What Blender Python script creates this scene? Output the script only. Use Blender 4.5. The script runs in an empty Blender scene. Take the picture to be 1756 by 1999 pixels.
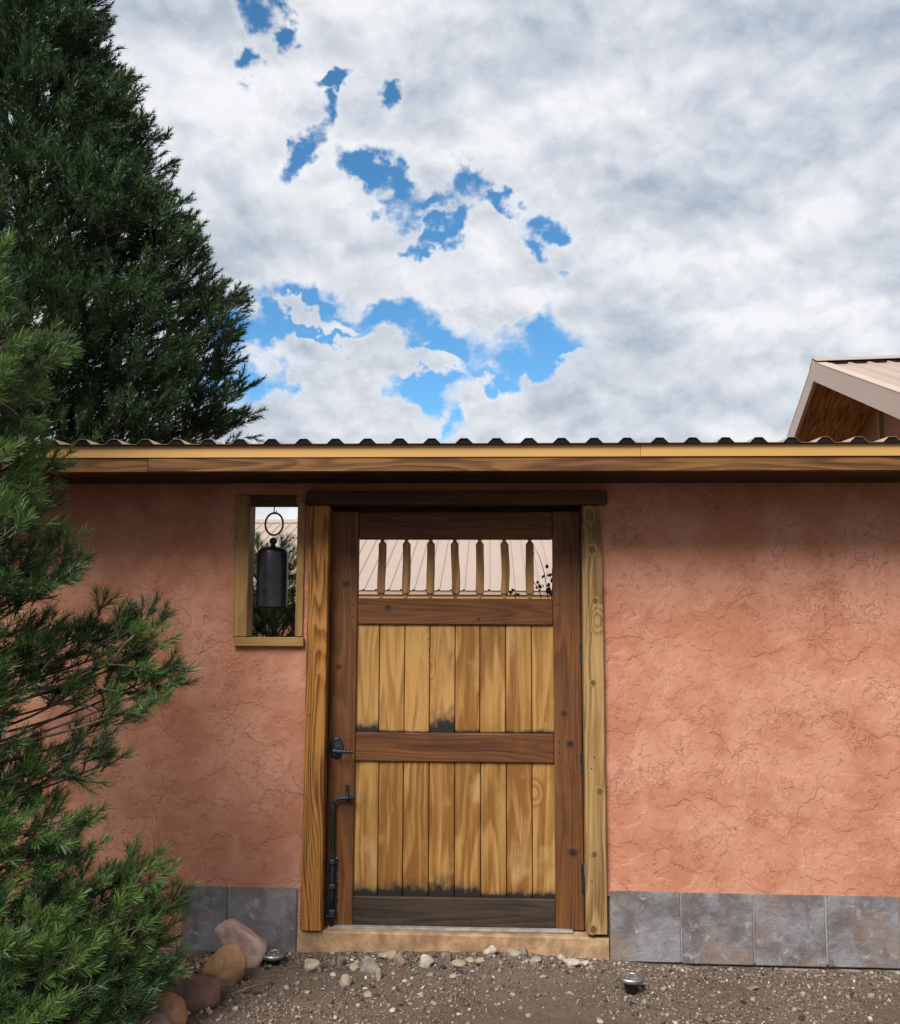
import bpy, bmesh, math, random
import numpy as np
from mathutils import Vector, Matrix, noise

scene = bpy.context.scene
col = scene.collection
R = math.radians

# ------------------------------------------------------------------ camera
F, PW, PH = 1850.0, 1756.0, 1999.0
TILT, YAW, ROLL = R(6.7556), R(2.3875), R(0.2657)
DIST, EYE = 4.35, 1.442                       # wall face is the plane y = 0
fw = Vector((-math.sin(YAW) * math.cos(TILT), math.cos(YAW) * math.cos(TILT), math.sin(TILT)))
rt = Vector((math.cos(YAW), math.sin(YAW), 0))
up = rt.cross(fw)
rt2 = math.cos(ROLL) * rt + math.sin(ROLL) * up
up2 = -math.sin(ROLL) * rt + math.cos(ROLL) * up
CAM = Vector((0, -DIST, EYE))
cd = bpy.data.cameras.new('camera')
cam = bpy.data.objects.new('camera', cd)
col.objects.link(cam)
cam.matrix_world = Matrix(((rt2.x, up2.x, -fw.x, CAM.x), (rt2.y, up2.y, -fw.y, CAM.y), (rt2.z, up2.z, -fw.z, CAM.z), (0, 0, 0, 1)))
cd.sensor_fit = 'HORIZONTAL'
cd.sensor_width = 36.0
cd.lens = 36.0 * F / PW
cd.clip_start, cd.clip_end = 0.05, 2000
scene.camera = cam

def ray(px, py):
    return rt2 * ((px - PW / 2) / F) - up2 * ((py - PH / 2) / F) + fw

def P(px, py, Y):                             # the point of the vertical plane y = Y behind a place of the picture
    r = ray(px, py)
    return CAM + r * ((Y - CAM.y) / r.y)

def G(px, py, z=0.0):                         # the point of the level z
    r = ray(px, py)
    return CAM + r * ((z - CAM.z) / r.z)

# ------------------------------------------------------------------ exposure
vs = scene.view_settings
scene.display_settings.display_device = 'sRGB'
vs.view_transform = 'Standard'
vs.look = 'None'
vs.gamma = 1.0
vs.exposure = 1.5
vs.use_curve_mapping = False

# ------------------------------------------------------------------ node helper
class NT:
    def __init__(self, tree, albedo=1.0):
        self.albedo = albedo                   # overall reflectance of the paints and stones
        self.t = tree
        self.n = tree.nodes
        self.l = tree.links
    def node(self, typ, **kw):
        nd = self.n.new(typ)
        for k, v in kw.items():
            setattr(nd, k, v)
        return nd
    def put(self, sock, v):
        if isinstance(v, bpy.types.NodeSocket):
            self.l.new(v, sock)
        elif v is not None:
            sock.default_value = v
    def math(self, op, a, b=None, c=None, clamp=False):
        nd = self.node('ShaderNodeMath', operation=op, use_clamp=clamp)
        self.put(nd.inputs[0], a)
        if b is not None: self.put(nd.inputs[1], b)
        if c is not None: self.put(nd.inputs[2], c)
        return nd.outputs[0]
    def vmath(self, op, a, b=None, s=None):
        nd = self.node('ShaderNodeVectorMath', operation=op)
        self.put(nd.inputs[0], a)
        if b is not None: self.put(nd.inputs[1], b)
        if s is not None: self.put(nd.inputs['Scale'], s)
        return nd.outputs['Value'] if op in ('LENGTH', 'DISTANCE', 'DOT_PRODUCT') else nd.outputs[0]
    def noise(self, vec, scale, detail=4, rough=0.5, dist=0.0, lac=2.0):
        nd = self.node('ShaderNodeTexNoise')
        self.put(nd.inputs['Vector'], vec)
        nd.inputs['Scale'].default_value = scale
        nd.inputs['Detail'].default_value = detail
        nd.inputs['Roughness'].default_value = rough
        nd.inputs['Distortion'].default_value = dist
        nd.inputs['Lacunarity'].default_value = lac
        return nd.outputs['Fac'], nd.outputs['Color']
    def voro(self, vec, scale, feature='F1', rnd=1.0):
        nd = self.node('ShaderNodeTexVoronoi', feature=feature)
        self.put(nd.inputs['Vector'], vec)
        nd.inputs['Scale'].default_value = scale
        nd.inputs['Randomness'].default_value = rnd
        return nd.outputs
    def smooth(self, v, lo, hi, a=0.0, b=1.0):
        nd = self.node('ShaderNodeMapRange', interpolation_type='SMOOTHSTEP')
        self.put(nd.inputs[0], v)
        for i, x in zip((1, 2, 3, 4), (lo, hi, a, b)):
            self.put(nd.inputs[i], x)
        return nd.outputs[0]
    def lin(self, v, lo, hi, a=0.0, b=1.0):
        nd = self.node('ShaderNodeMapRange')
        self.put(nd.inputs[0], v)
        for i, x in zip((1, 2, 3, 4), (lo, hi, a, b)):
            self.put(nd.inputs[i], x)
        return nd.outputs[0]
    def mix(self, f, a, b, mode='MIX'):
        nd = self.node('ShaderNodeMix', data_type='RGBA', blend_type=mode)
        self.put(nd.inputs[0], f)
        self.put(nd.inputs[6], a if isinstance(a, bpy.types.NodeSocket) else (*[x * self.albedo for x in a[:3]], 1))
        self.put(nd.inputs[7], b if isinstance(b, bpy.types.NodeSocket) else (*[x * self.albedo for x in b[:3]], 1))
        return nd.outputs[2]
    def mapping(self, vec, loc=(0, 0, 0), rot=(0, 0, 0), scale=(1, 1, 1), typ='POINT'):
        nd = self.node('ShaderNodeMapping', vector_type=typ)
        self.put(nd.inputs[0], vec)
        nd.inputs[1].default_value = loc
        nd.inputs[2].default_value = rot
        nd.inputs[3].default_value = scale
        return nd.outputs[0]
    def xyz(self, vec):
        nd = self.node('ShaderNodeSeparateXYZ')
        self.put(nd.inputs[0], vec)
        return nd.outputs
    def comb(self, x, y, z):
        nd = self.node('ShaderNodeCombineXYZ')
        for s, v in zip(nd.inputs, (x, y, z)):
            self.put(s, v)
        return nd.outputs[0]
    def bump(self, h, strength=0.5, dist=0.01, normal=None):
        nd = self.node('ShaderNodeBump')
        self.put(nd.inputs['Height'], h)
        nd.inputs['Strength'].default_value = strength
        nd.inputs['Distance'].default_value = dist
        if normal is not None: self.put(nd.inputs['Normal'], normal)
        return nd.outputs[0]

# ------------------------------------------------------------------ world: daylight sky with broken cloud
SUN_EL, SUN_AZ = R(46), R(208)                # azimuth measured from +y towards +x: the sun stands behind the camera
w = bpy.data.worlds.new('World')
scene.world = w
w.use_nodes = True
T = NT(w.node_tree)
T.n.clear()
sky = T.node('ShaderNodeTexSky', sky_type='NISHITA', sun_disc=False)
sky.sun_elevation = SUN_EL
sky.sun_rotation = SUN_AZ
sky.altitude = 2000
sky.air_density = 1.0
sky.dust_density = 0.3
sky.ozone_density = 3.0
tc = T.node('ShaderNodeTexCoord')
d = T.vmath('NORMALIZE', tc.outputs['Generated'])
sx, sy, sz = T.xyz(d)
az = T.math('ARCTAN2', sx, sy)
el = T.math('ARCSINE', sz)
ae = T.comb(az, el, 0.0)
# slow and fine warps make the edges of the gaps ragged
_, wc1 = T.noise(d, 9.0, 5, 0.6)
_, wc2 = T.noise(d, 24.0, 4, 0.56)
warp = T.vmath('ADD', T.vmath('SCALE', T.vmath('SUBTRACT', wc1, (0.5, 0.5, 0.5)), s=0.10),
               T.vmath('SCALE', T.vmath('SUBTRACT', wc2, (0.5, 0.5, 0.5)), s=0.075))
aw = T.vmath('ADD', ae, T.vmath('MULTIPLY', warp, (1, 1, 0)))

def blobs(lst, grow):
    out = None
    for (px, py, rx, ry, rot) in lst:
        shrink = 0.78 if (py < 600 and grow > 1.5) else 1.0
        v = ray(px, py).normalized()
        a, e = math.atan2(v.x, v.y), math.asin(v.z)
        ca, sa = math.cos(R(rot)), math.sin(R(rot))
        ax_, ay_ = shrink * grow * rx / F, shrink * grow * ry / F
        m = T.vmath('SUBTRACT', aw, (a, e, 0))
        u_ = T.vmath('DOT_PRODUCT', m, (ca / ax_, sa / ax_, 0))
        v_ = T.vmath('DOT_PRODUCT', m, (-sa / ay_, ca / ay_, 0))
        s = T.math('SUBTRACT', 1.0, T.math('SQRT', T.math('MULTIPLY_ADD', u_, u_, T.math('MULTIPLY', v_, v_))))
        out = s if out is None else T.math('SMOOTH_MAX', out, s, 0.25)
    return out
gaps = blobs([(508, 22, 40, 55, 25), (560, 85, 24, 30, 0), (490, 120, 26, 30, 0), (632, 230, 26, 34, 0), (598, 280, 60, 24, 35), (773, 217, 26, 34, 0), (650, 165, 40, 18, 0),
              (712, 335, 56, 34, -40), (760, 380, 70, 40, -30), (850, 400, 90, 32, 15), (925, 360, 50, 36, -50), (968, 405, 44, 22, -25), (880, 440, 60, 24, 20),
              (1056, 448, 46, 30, 0), (1046, 505, 24, 50, 10), (1076, 562, 30, 24, 0), (820, 468, 50, 18, 20),
              (520, 640, 90, 46, 0), (600, 650, 110, 36, 0), (740, 640, 100, 34, 0), (900, 680, 150, 64, 0), (1010, 680, 90, 58, 0), (850, 765, 90, 66, 0),
              (500, 745, 90, 56, 10), (868, 838, 34, 60, 0), (560, 770, 50, 40, 0), (960, 740, 80, 40, 0)], 2.1)
banks = blobs([(920, 560, 170, 34, 0), (600, 632, 60, 14, -15), (610, 690, 80, 22, -12), (730, 706, 100, 20, -6), (815, 722, 70, 18, -12), (620, 745, 70, 50, -35), (650, 830, 190, 56, 0),
               (965, 800, 100, 40, 0), (1040, 770, 120, 32, 0), (1120, 740, 60, 40, 0), (500, 845, 100, 34, 0)], 1.5)
low, _ = T.noise(d, 3.1, 3, 0.5)
dd_ = T.vmath('ADD', T.vmath('MULTIPLY', d, (1, 1, 1.45)), T.vmath('SCALE', T.vmath('SUBTRACT', wc1, (0.5, 0.5, 0.5)), s=0.05))
fbm, _ = T.noise(dd_, 15.0, 8, 0.57)
gp = T.smooth(T.math('SUBTRACT', gaps, T.math('MULTIPLY', T.math('MAXIMUM', banks, 0.0), 1.0)), 0.0, 1.15)
gp = T.math('POWER', gp, 1.15)
amp = T.math('ADD', 1.3, T.math('MULTIPLY', T.smooth(gp, 0.0, 0.35), 6.5))
cover = T.math('ADD', T.math('ADD', 0.84, T.math('MULTIPLY', T.math('SUBTRACT', fbm, 0.5), amp)), T.math('MULTIPLY', T.math('SUBTRACT', low, 0.5), 0.3))
cover = T.math('SUBTRACT', cover, T.math('MULTIPLY', gp, 3.0))
alpha = T.smooth(cover, -1.05, 0.86)
# cloud brightness: thin rims and lit billows are white, thick bellies grey blue
fb2, _ = T.noise(T.vmath('ADD', dd_, (0.006, 0.0, 0.020)), 15.0, 6, 0.56)
fb3, _ = T.noise(dd_, 15.0, 6, 0.56)
cd_ = T.vmath('MULTIPLY', d, (1, 1, 1.5))
b1, _ = T.noise(cd_, 6.0, 4, 0.5, 0.25)
b2, _ = T.noise(T.vmath('ADD', cd_, (0.010, 0.0, 0.034)), 6.0, 4, 0.5, 0.25)
rel = T.math('ADD', T.math('MULTIPLY', T.math('SUBTRACT', b1, b2), 2.2), T.math('MULTIPLY', T.math('SUBTRACT', fb3, fb2), 1.9))
big, _ = T.noise(T.vmath('ADD', T.vmath('MULTIPLY', d, (1, 1, 1.7)), (3.7, 1.1, 0.4)), 3.3, 3, 0.5, 0.4)
shade = T.math('ADD', T.smooth(big, 0.30, 0.66, 0.15, 0.95), T.math('MULTIPLY', rel, -1.0))
thin = T.smooth(cover, 0.30, 1.0, 1.0, 0.0)
shade = T.math('ADD', T.math('MULTIPLY', shade, 0.74), T.math('MULTIPLY', thin, 0.26))
shade = T.math('ADD', shade, 0.10, clamp=True)
ccol = T.mix(shade, (2.9, 3.4, 4.15), (6.5, 6.55, 6.75))
hs = T.node('ShaderNodeHueSaturation')
T.put(hs.inputs['Color'], sky.outputs[0])
hs.inputs['Saturation'].default_value = 1.2
hs.inputs['Value'].default_value = 1.3
hs.inputs['Hue'].default_value = 0.488
skyc = hs.outputs[0]
out = T.mix(alpha, skyc, ccol)
bg = T.node('ShaderNodeBackground')
T.put(bg.inputs[0], out)
bg.inputs[1].default_value = 0.05
wo = T.node('ShaderNodeOutputWorld')
T.l.new(bg.outputs[0], wo.inputs[0])
w.cycles.sampling_method = 'NONE'
scene.cycles.max_bounces = 6
scene.cycles.diffuse_bounces = 2
scene.cycles.glossy_bounces = 2
scene.cycles.transmission_bounces = 3

# ------------------------------------------------------------------ sun behind thin cloud
sl = bpy.data.lights.new('sun', 'SUN')
sl.energy = 2.45
sl.angle = R(30)
sl.color = (1.0, 0.95, 0.87)
sun = bpy.data.objects.new('sun', sl)
col.objects.link(sun)
sv = Vector((math.sin(SUN_AZ) * math.cos(SUN_EL), math.cos(SUN_AZ) * math.cos(SUN_EL), math.sin(SUN_EL)))
sun.rotation_euler = sv.to_track_quat('Z', 'Y').to_euler()
sun.location = (0, -6, 8)

# ------------------------------------------------------------------ object helpers
def tag(o, label=None, cat=None, group=None, kind=None):
    if label: o['label'] = label
    if cat: o['category'] = cat
    if group: o['group'] = group
    if kind: o['kind'] = kind
    return o

def empty(name, loc=(0, 0, 0), parent=None):
    o = bpy.data.objects.new(name, None)
    o.empty_display_size = 0.1
    col.objects.link(o)
    o.location = loc
    if parent: attach(o, parent)
    return o

def wloc(o):
    v = Vector(o.location)
    p = o.parent
    while p:
        v = p.matrix_basis @ v
        p = p.parent
    return v

def attach(o, parent):                        # keeps the given location as a world location (parents are unrotated unless local=True)
    o.parent = parent
    o.location = Vector(o.location) - wloc(parent)

def link(name, me, mat, parent=None, loc=(0, 0, 0), local=False):
    o = bpy.data.objects.new(name, me)
    col.objects.link(o)
    o.location = loc
    if mat and not me.materials: me.materials.append(mat)
    if parent:
        if local: o.parent = parent
        else: attach(o, parent)
    return o

def bm_link(name, bm, mat, parent=None, loc=(0, 0, 0), smooth=False, local=False):
    me = bpy.data.meshes.new(name)
    bmesh.ops.recalc_face_normals(bm, faces=bm.faces)
    bm.to_mesh(me)
    bm.free()
    if smooth:
        me.shade_smooth()
    return link(name, me, mat, parent, loc, local)

def box(name, x0, x1, y0, y1, z0, z1, mat, parent=None, bev=0.003, local=False, seg=1):
    cx, cy, cz = (x0 + x1) / 2, (y0 + y1) / 2, (z0 + z1) / 2
    bm = bmesh.new()
    bmesh.ops.create_cube(bm, size=1)
    for v in bm.verts:
        v.co = (v.co.x * (x1 - x0), v.co.y * (y1 - y0), v.co.z * (z1 - z0))
    if bev:
        bmesh.ops.bevel(bm, geom=list(bm.edges), offset=bev, segments=seg, affect='EDGES')
    return bm_link(name, bm, mat, parent, (cx, cy, cz), local=local)

def np_mesh(name, verts, faces, mat=None, cols=None, smooth=False):
    """verts (n,3); faces (m,k) with one k"""
    me = bpy.data.meshes.new(name)
    verts = np.asarray(verts, np.float32)
    faces = np.asarray(faces, np.int32)
    m, k = faces.shape
    me.vertices.add(len(verts))
    me.vertices.foreach_set('co', verts.ravel())
    me.loops.add(m * k)
    me.loops.foreach_set('vertex_index', faces.ravel())
    me.polygons.add(m)
    me.polygons.foreach_set('loop_start', np.arange(0, m * k, k, dtype=np.int32))
    me.polygons.foreach_set('loop_total', np.full(m, k, np.int32))
    if smooth: me.polygons.foreach_set('use_smooth', np.ones(m, bool))
    if cols is not None:
        at = me.color_attributes.new('Col', 'FLOAT_COLOR', 'POINT')
        at.data.foreach_set('color', np.asarray(cols, np.float32).ravel())
    me.update(calc_edges=True)
    me.validate()
    if mat: me.materials.append(mat)
    return me

class Tubes:                                  # many tubes, one mesh
    def __init__(self, sides=6):
        self.v, self.f, self.s = [], [], sides
    def add(self, pts, radii, cap=True):
        s = self.s
        b = len(self.v)
        n = len(pts)
        pts = [Vector(p) for p in pts]
        prev = None
        for i, p in enumerate(pts):
            t = (pts[min(i + 1, n - 1)] - pts[max(i - 1, 0)]).normalized()
            if prev is None:
                a = Vector((0, 0, 1)) if abs(t.z) < 0.9 else Vector((1, 0, 0))
                u = t.cross(a).normalized()
            else:
                u = (prev - t * prev.dot(t)).normalized()
            prev = u
            v = t.cross(u)
            r = radii[i] if hasattr(radii, '__len__') else radii
            for k in range(s):
                an = 2 * math.pi * k / s
                self.v.append(p + (u * math.cos(an) + v * math.sin(an)) * r)
        for i in range(n - 1):
            for k in range(s):
                k2 = (k + 1) % s
                self.f.append((b + i * s + k, b + i * s + k2, b + (i + 1) * s + k2, b + (i + 1) * s + k))
        if cap:
            self.f.append(tuple(b + k for k in reversed(range(s))))
            self.f.append(tuple(b + (n - 1) * s + k for k in range(s)))
    def build(self, name, mat, parent=None, loc=(0, 0, 0), smooth=True, local=False):
        me = bpy.data.meshes.new(name)
        me.from_pydata([tuple(v) for v in self.v], [], self.f)
        if smooth: me.shade_smooth()
        return link(name, me, mat, parent, loc, local)

# ------------------------------------------------------------------ materials
def new_mat(name):
    m = bpy.data.materials.new(name)
    m.use_nodes = True
    t = NT(m.node_tree, 0.70)
    t.n.clear()
    o = t.node('ShaderNodeOutputMaterial')
    p = t.node('ShaderNodeBsdfPrincipled')
    t.l.new(p.outputs[0], o.inputs[0])
    return m, t, p, o

def wood(name, dark, light, axis='z',  ring=16.0, contrast=1.0, knots=0.0, rough=0.62, grey=0.0, tone=0.25, stain=True, spec=0.25, knotcol=(0.035, 0.018, 0.012), pale=None):
    m, t, p, o = new_mat(name)
    tcn = t.node('ShaderNodeTexCoord')
    oi = t.node('ShaderNodeObjectInfo')
    x, y, z = t.xyz(tcn.outputs['Object'])
    if axis == 'x': x, z = z, x
    if axis == 'y': y, z = 0.0, y
    off = t.math('MULTIPLY', oi.outputs['Random'], 53.0)
    cr = t.math('ADD', x, off)
    # a slight wander of the fibre
    wan, _ = t.noise(t.comb(off, y, z), 2.2, 2)
    xa = t.math('ADD', cr, t.math('MULTIPLY', t.math('SUBTRACT', wan, 0.5), 0.05))
    base = t.comb(xa, t.math('ADD', y, off), t.math('MULTIPLY', z, 0.085))
    low, _ = t.noise(base, 5.5, 2, 0.45)
    ph = t.math('MULTIPLY', low, ring)
    kmask = None
    if knots > 0:
        kv = t.comb(t.math('MULTIPLY', cr, 0.8), off, t.math('MULTIPLY', z, 0.55))
        vo = t.voro(kv, 6.2, 'F1', 0.9)
        pick = t.xyz(vo['Color'])[0]
        keep = t.math('GREATER_THAN', pick, 1.0 - knots)
        kr = t.math('MULTIPLY', t.smooth(vo['Distance'], 0.02, 0.30, 1.0, 0.0), keep)
        ph = t.math('ADD', ph, t.math('MULTIPLY', kr, 2.4))
        kmask = t.math('MULTIPLY', t.smooth(vo['Distance'], 0.055, 0.085, 1.0, 0.0), keep)
    fr = t.math('FRACT', ph)
    rings = t.math('MULTIPLY', t.smooth(fr, 0.0, 0.75), t.smooth(fr, 0.8, 1.0, 1.0, 0.0))
    fib, _ = t.noise(t.comb(xa, y, t.math('MULTIPLY', z, 0.012)), 260.0, 4, 0.6)
    bro, _ = t.noise(t.comb(xa, y, t.math('MULTIPLY', z, 0.2)), 9.0, 4, 0.6)
    blot, _ = t.noise(t.comb(cr, y, t.math('MULTIPLY', z, 0.6)), 5.0, 4, 0.6)
    f = t.math('ADD', t.math('MULTIPLY', t.math('SUBTRACT', 0.55, rings), 0.55 * contrast), t.math('MULTIPLY', t.math('SUBTRACT', fib, 0.5), 0.9 * contrast))
    f = t.math('ADD', f, t.math('MULTIPLY', t.math('SUBTRACT', bro, 0.5), 1.3))
    f = t.math('ADD', f, t.math('MULTIPLY', t.math('SUBTRACT', oi.outputs['Random'], 0.5), tone * 2))
    stk, _ = t.noise(t.comb(xa, y, t.math('MULTIPLY', z, 0.03)), 75.0, 3, 0.6)
    f = t.math('ADD', f, t.math('MULTIPLY', t.math('SUBTRACT', stk, 0.5), 1.5 * contrast))
    f = t.math('ADD', f, 0.55, clamp=True)
    c = t.mix(f, dark, light)
    if pale:
        c = t.mix(t.math('MULTIPLY', t.smooth(blot, 0.56, 0.70), 0.55), c, pale)
    dk = tuple(v * 0.45 for v in dark)
    c = t.mix(t.smooth(blot, 0.46, 0.22, 0.0, 0.5), c, dk)
    # small nail and check marks
    chk, _ = t.noise(t.comb(t.math('MULTIPLY', cr, 1.0), y, t.math('MULTIPLY', z, 0.05)), 70.0, 2, 0.5)
    c = t.mix(t.smooth(chk, 0.70, 0.78, 0.0, 0.6), c, dk)
    if kmask is not None:
        c = t.mix(t.math('MULTIPLY', kmask, 0.85), c, knotcol)
    if grey:
        g, _ = t.noise(t.comb(cr, y, t.math('MULTIPLY', z, 0.25)), 14.0, 5, 0.65)
        c = t.mix(t.smooth(g, 0.42, 0.75, 0.0, grey), c, (0.30, 0.26, 0.19))
    if stain:                                 # black water stain creeping up from the foot of a board
        a1 = t.node('ShaderNodeAttribute', attribute_type='OBJECT', attribute_name='stain')
        a2 = t.node('ShaderNodeAttribute', attribute_type='OBJECT', attribute_name='foot')
        zz = t.xyz(tcn.outputs['Object'])[2]
        h = t.math('SUBTRACT', zz, a2.outputs['Fac'])
        xo = t.math('ADD', t.xyz(tcn.outputs['Object'])[0], off)
        sn, _ = t.noise(t.comb(xo, 0.0, t.math('MULTIPLY', zz, 0.06)), 190.0, 4, 0.7)
        sl2, _ = t.noise(t.comb(xo, 0.0, t.math('MULTIPLY', zz, 0.8)), 22.0, 4, 0.6)
        rnd = t.math('ADD', t.math('MULTIPLY', sn, 1.2), t.math('SUBTRACT', t.math('MULTIPLY', sl2, 2.2), 0.75))
        hs_ = t.math('DIVIDE', h, t.math('MAXIMUM', a1.outputs['Fac'], 0.001))
        soft = t.smooth(t.math('SUBTRACT', t.math('MULTIPLY', rnd, 1.6), hs_), -0.9, 0.9, 0.0, 0.55)
        k = t.smooth(t.math('SUBTRACT', rnd, hs_), -0.35, 0.45, 0.0, 0.97)
        on = t.math('GREATER_THAN', a1.outputs['Fac'], 0.0001)
        c = t.mix(t.math('MULTIPLY', soft, on), c, (0.070, 0.045, 0.028))
        c = t.mix(t.math('MULTIPLY', k, on), c, (0.010, 0.010, 0.011))
    t.put(p.inputs['Base Color'], c)
    rv = t.lin(fib, 0.3, 0.7, rough - 0.08, rough + 0.1)
    t.put(p.inputs['Roughness'], rv)
    p.inputs['Specular IOR Level'].default_value = spec
    hgt = t.math('ADD', t.math('MULTIPLY', fib, 0.6), t.math('ADD', t.math('MULTIPLY', rings, 0.3), t.math('MULTIPLY', chk, -0.5)))
    t.put(p.inputs['Normal'], t.bump(hgt, 0.35, 0.004))
    return m

def stucco_mat():
    m, t, p, o = new_mat('terracotta stucco')
    tcn = t.node('ShaderNodeTexCoord')
    v = tcn.outputs['Object']
    _, wc = t.noise(v, 5.0, 4, 0.6)
    wv = t.vmath('ADD', v, t.vmath('SCALE', t.vmath('SUBTRACT', wc, (0.5, 0.5, 0.5)), s=0.16))
    _, wc3 = t.noise(v, 55.0, 4, 0.65)
    wv = t.vmath('ADD', wv, t.vmath('SCALE', t.vmath('SUBTRACT', wc3, (0.5, 0.5, 0.5)), s=0.034))
    # trowel drags: thin broken ridges along contour lines of warped noise
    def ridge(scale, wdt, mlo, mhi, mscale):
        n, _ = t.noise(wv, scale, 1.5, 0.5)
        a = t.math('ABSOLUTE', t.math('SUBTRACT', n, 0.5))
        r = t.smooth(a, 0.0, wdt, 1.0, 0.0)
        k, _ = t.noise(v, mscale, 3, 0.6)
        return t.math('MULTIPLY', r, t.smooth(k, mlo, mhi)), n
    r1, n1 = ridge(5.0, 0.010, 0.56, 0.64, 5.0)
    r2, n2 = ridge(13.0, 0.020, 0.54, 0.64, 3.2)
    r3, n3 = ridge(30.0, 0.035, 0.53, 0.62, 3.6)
    n4, _ = t.noise(v, 3.0, 4, 0.55)
    step = t.smooth(n1, 0.485, 0.515)         # one trowelled lap lies over the next
    step2 = t.smooth(n2, 0.475, 0.525)
    pit, _ = t.noise(wv, 60.0, 5, 0.7)
    grain, _ = t.noise(v, 420.0, 3, 0.6)
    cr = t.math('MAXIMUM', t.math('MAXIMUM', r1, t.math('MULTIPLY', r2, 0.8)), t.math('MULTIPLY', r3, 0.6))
    h = t.math('ADD', t.math('MULTIPLY', n4, 1.6), t.math('MULTIPLY', step, 0.35))
    h = t.math('ADD', h, t.math('MULTIPLY', step2, 0.18))
    h = t.math('SUBTRACT', h, t.math('MULTIPLY', cr, 0.55))
    h = t.math('SUBTRACT', h, t.math('MULTIPLY', t.smooth(pit, 0.60, 0.75), 0.35))
    swp, _ = t.noise(t.mapping(wv, (0, 0, 0), (0, R(28), 0), (1.0, 1.0, 0.22)), 16.0, 4, 0.6)
    h = t.math('ADD', h, t.math('MULTIPLY', swp, 0.55))
    h = t.math('ADD', h, t.math('MULTIPLY', grain, 0.06))
    dn = t.node('ShaderNodeDisplacement')
    t.put(dn.inputs['Height'], h)
    dn.inputs['Midlevel'].default_value = 0.9
    dn.inputs['Scale'].default_value = 0.0062
    t.l.new(dn.outputs[0], o.inputs['Displacement'])
    m.displacement_method = 'BOTH'
    blot, _ = t.noise(wv, 3.2, 6, 0.62)
    blot2, _ = t.noise(wv, 16.0, 5, 0.65)
    c = t.mix(t.smooth(blot, 0.36, 0.66), (0.475, 0.198, 0.122), (0.60, 0.300, 0.205))
    c = t.mix(t.smooth(blot2, 0.52, 0.76, 0.0, 0.55), c, (0.40, 0.150, 0.082))
    c = t.mix(t.smooth(blot2, 0.42, 0.24, 0.0, 0.5), c, (0.66, 0.37, 0.255))
    c = t.mix(t.math('MULTIPLY', cr, 0.14), c, (0.30, 0.095, 0.05))  # crevice shade painted into the colour along the ridge lines
    c = t.mix(t.smooth(pit, 0.60, 0.75, 0.0, 0.45), c, (0.30, 0.085, 0.04))
    t.put(p.inputs['Base Color'], c)
    p.inputs['Roughness'].default_value = 0.92
    p.inputs['Specular IOR Level'].default_value = 0.12
    return m

def tile_mat():
    m, t, p, o = new_mat('slate grey tile')
    tcn = t.node('ShaderNodeTexCoord')
    oi = t.node('ShaderNodeObjectInfo')
    v = t.vmath('ADD', tcn.outputs['Object'], t.vmath('SCALE', (13.1, 7.7, 5.3), s=oi.outputs['Random']))
    _, wc = t.noise(v, 9.0, 4, 0.6)
    wv = t.vmath('ADD', v, t.vmath('SCALE', t.vmath('SUBTRACT', wc, (0.5, 0.5, 0.5)), s=0.12))
    n1, _ = t.noise(wv, 6.5, 6, 0.62)
    n2, _ = t.noise(wv, 19.0, 6, 0.65)
    n3, _ = t.noise(v, 150.0, 3, 0.6)
    n4, _ = t.noise(v, 4.0, 3, 0.5)
    c = t.mix(t.smooth(n1, 0.36, 0.64), (0.128, 0.108, 0.110), (0.250, 0.248, 0.270))
    c = t.mix(t.smooth(n4, 0.46, 0.66, 0.0, 0.8), c, (0.235, 0.170, 0.140))
    c = t.mix(t.smooth(n2, 0.56, 0.72, 0.0, 0.6), c, (0.44, 0.43, 0.435))
    c = t.mix(t.smooth(n2, 0.42, 0.26, 0.0, 0.6), c, (0.085, 0.072, 0.075))
    c = t.mix(t.smooth(n3, 0.55, 0.8, 0.0, 0.3), c, (0.32, 0.30, 0.29))
    t.put(p.inputs['Base Color'], c)
    t.put(p.inputs['Roughness'], t.lin(n2, 0.3, 0.7, 0.45, 0.68))
    p.inputs['Specular IOR Level'].default_value = 0.4
    t.put(p.inputs['Normal'], t.bump(t.math('ADD', n1, t.math('MULTIPLY', n2, 0.7)), 0.8, 0.010))
    return m

def plain(name, colr, rough=0.6, metal=0.0, var=0.12, scale=30.0, spec=0.4, bump=0.15, col2=None, bscale=None):
    m, t, p, o = new_mat(name)
    tcn = t.node('ShaderNodeTexCoord')
    n, _ = t.noise(tcn.outputs['Object'], scale, 5, 0.6)
    n2, _ = t.noise(tcn.outputs['Object'], scale * 0.15, 4, 0.6)
    a = tuple(v * (1 - var) for v in colr)
    b = col2 if col2 else tuple(min(1, v * (1 + var)) for v in colr)
    f = t.math('ADD', t.math('MULTIPLY', n, 0.5), t.math('MULTIPLY', n2, 0.5))
    t.put(p.inputs['Base Color'], t.mix(t.smooth(f, 0.36, 0.64), a, b))
    t.put(p.inputs['Roughness'], t.lin(n, 0.3, 0.7, max(0.05, rough - 0.1), min(1, rough + 0.1)))
    p.inputs['Metallic'].default_value = metal
    p.inputs['Specular IOR Level'].default_value = spec
    if bump:
        nb, _ = t.noise(tcn.outputs['Object'], bscale or scale * 4, 4, 0.6)
        t.put(p.inputs['Normal'], t.bump(nb, bump, 0.004))
    return m

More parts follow.
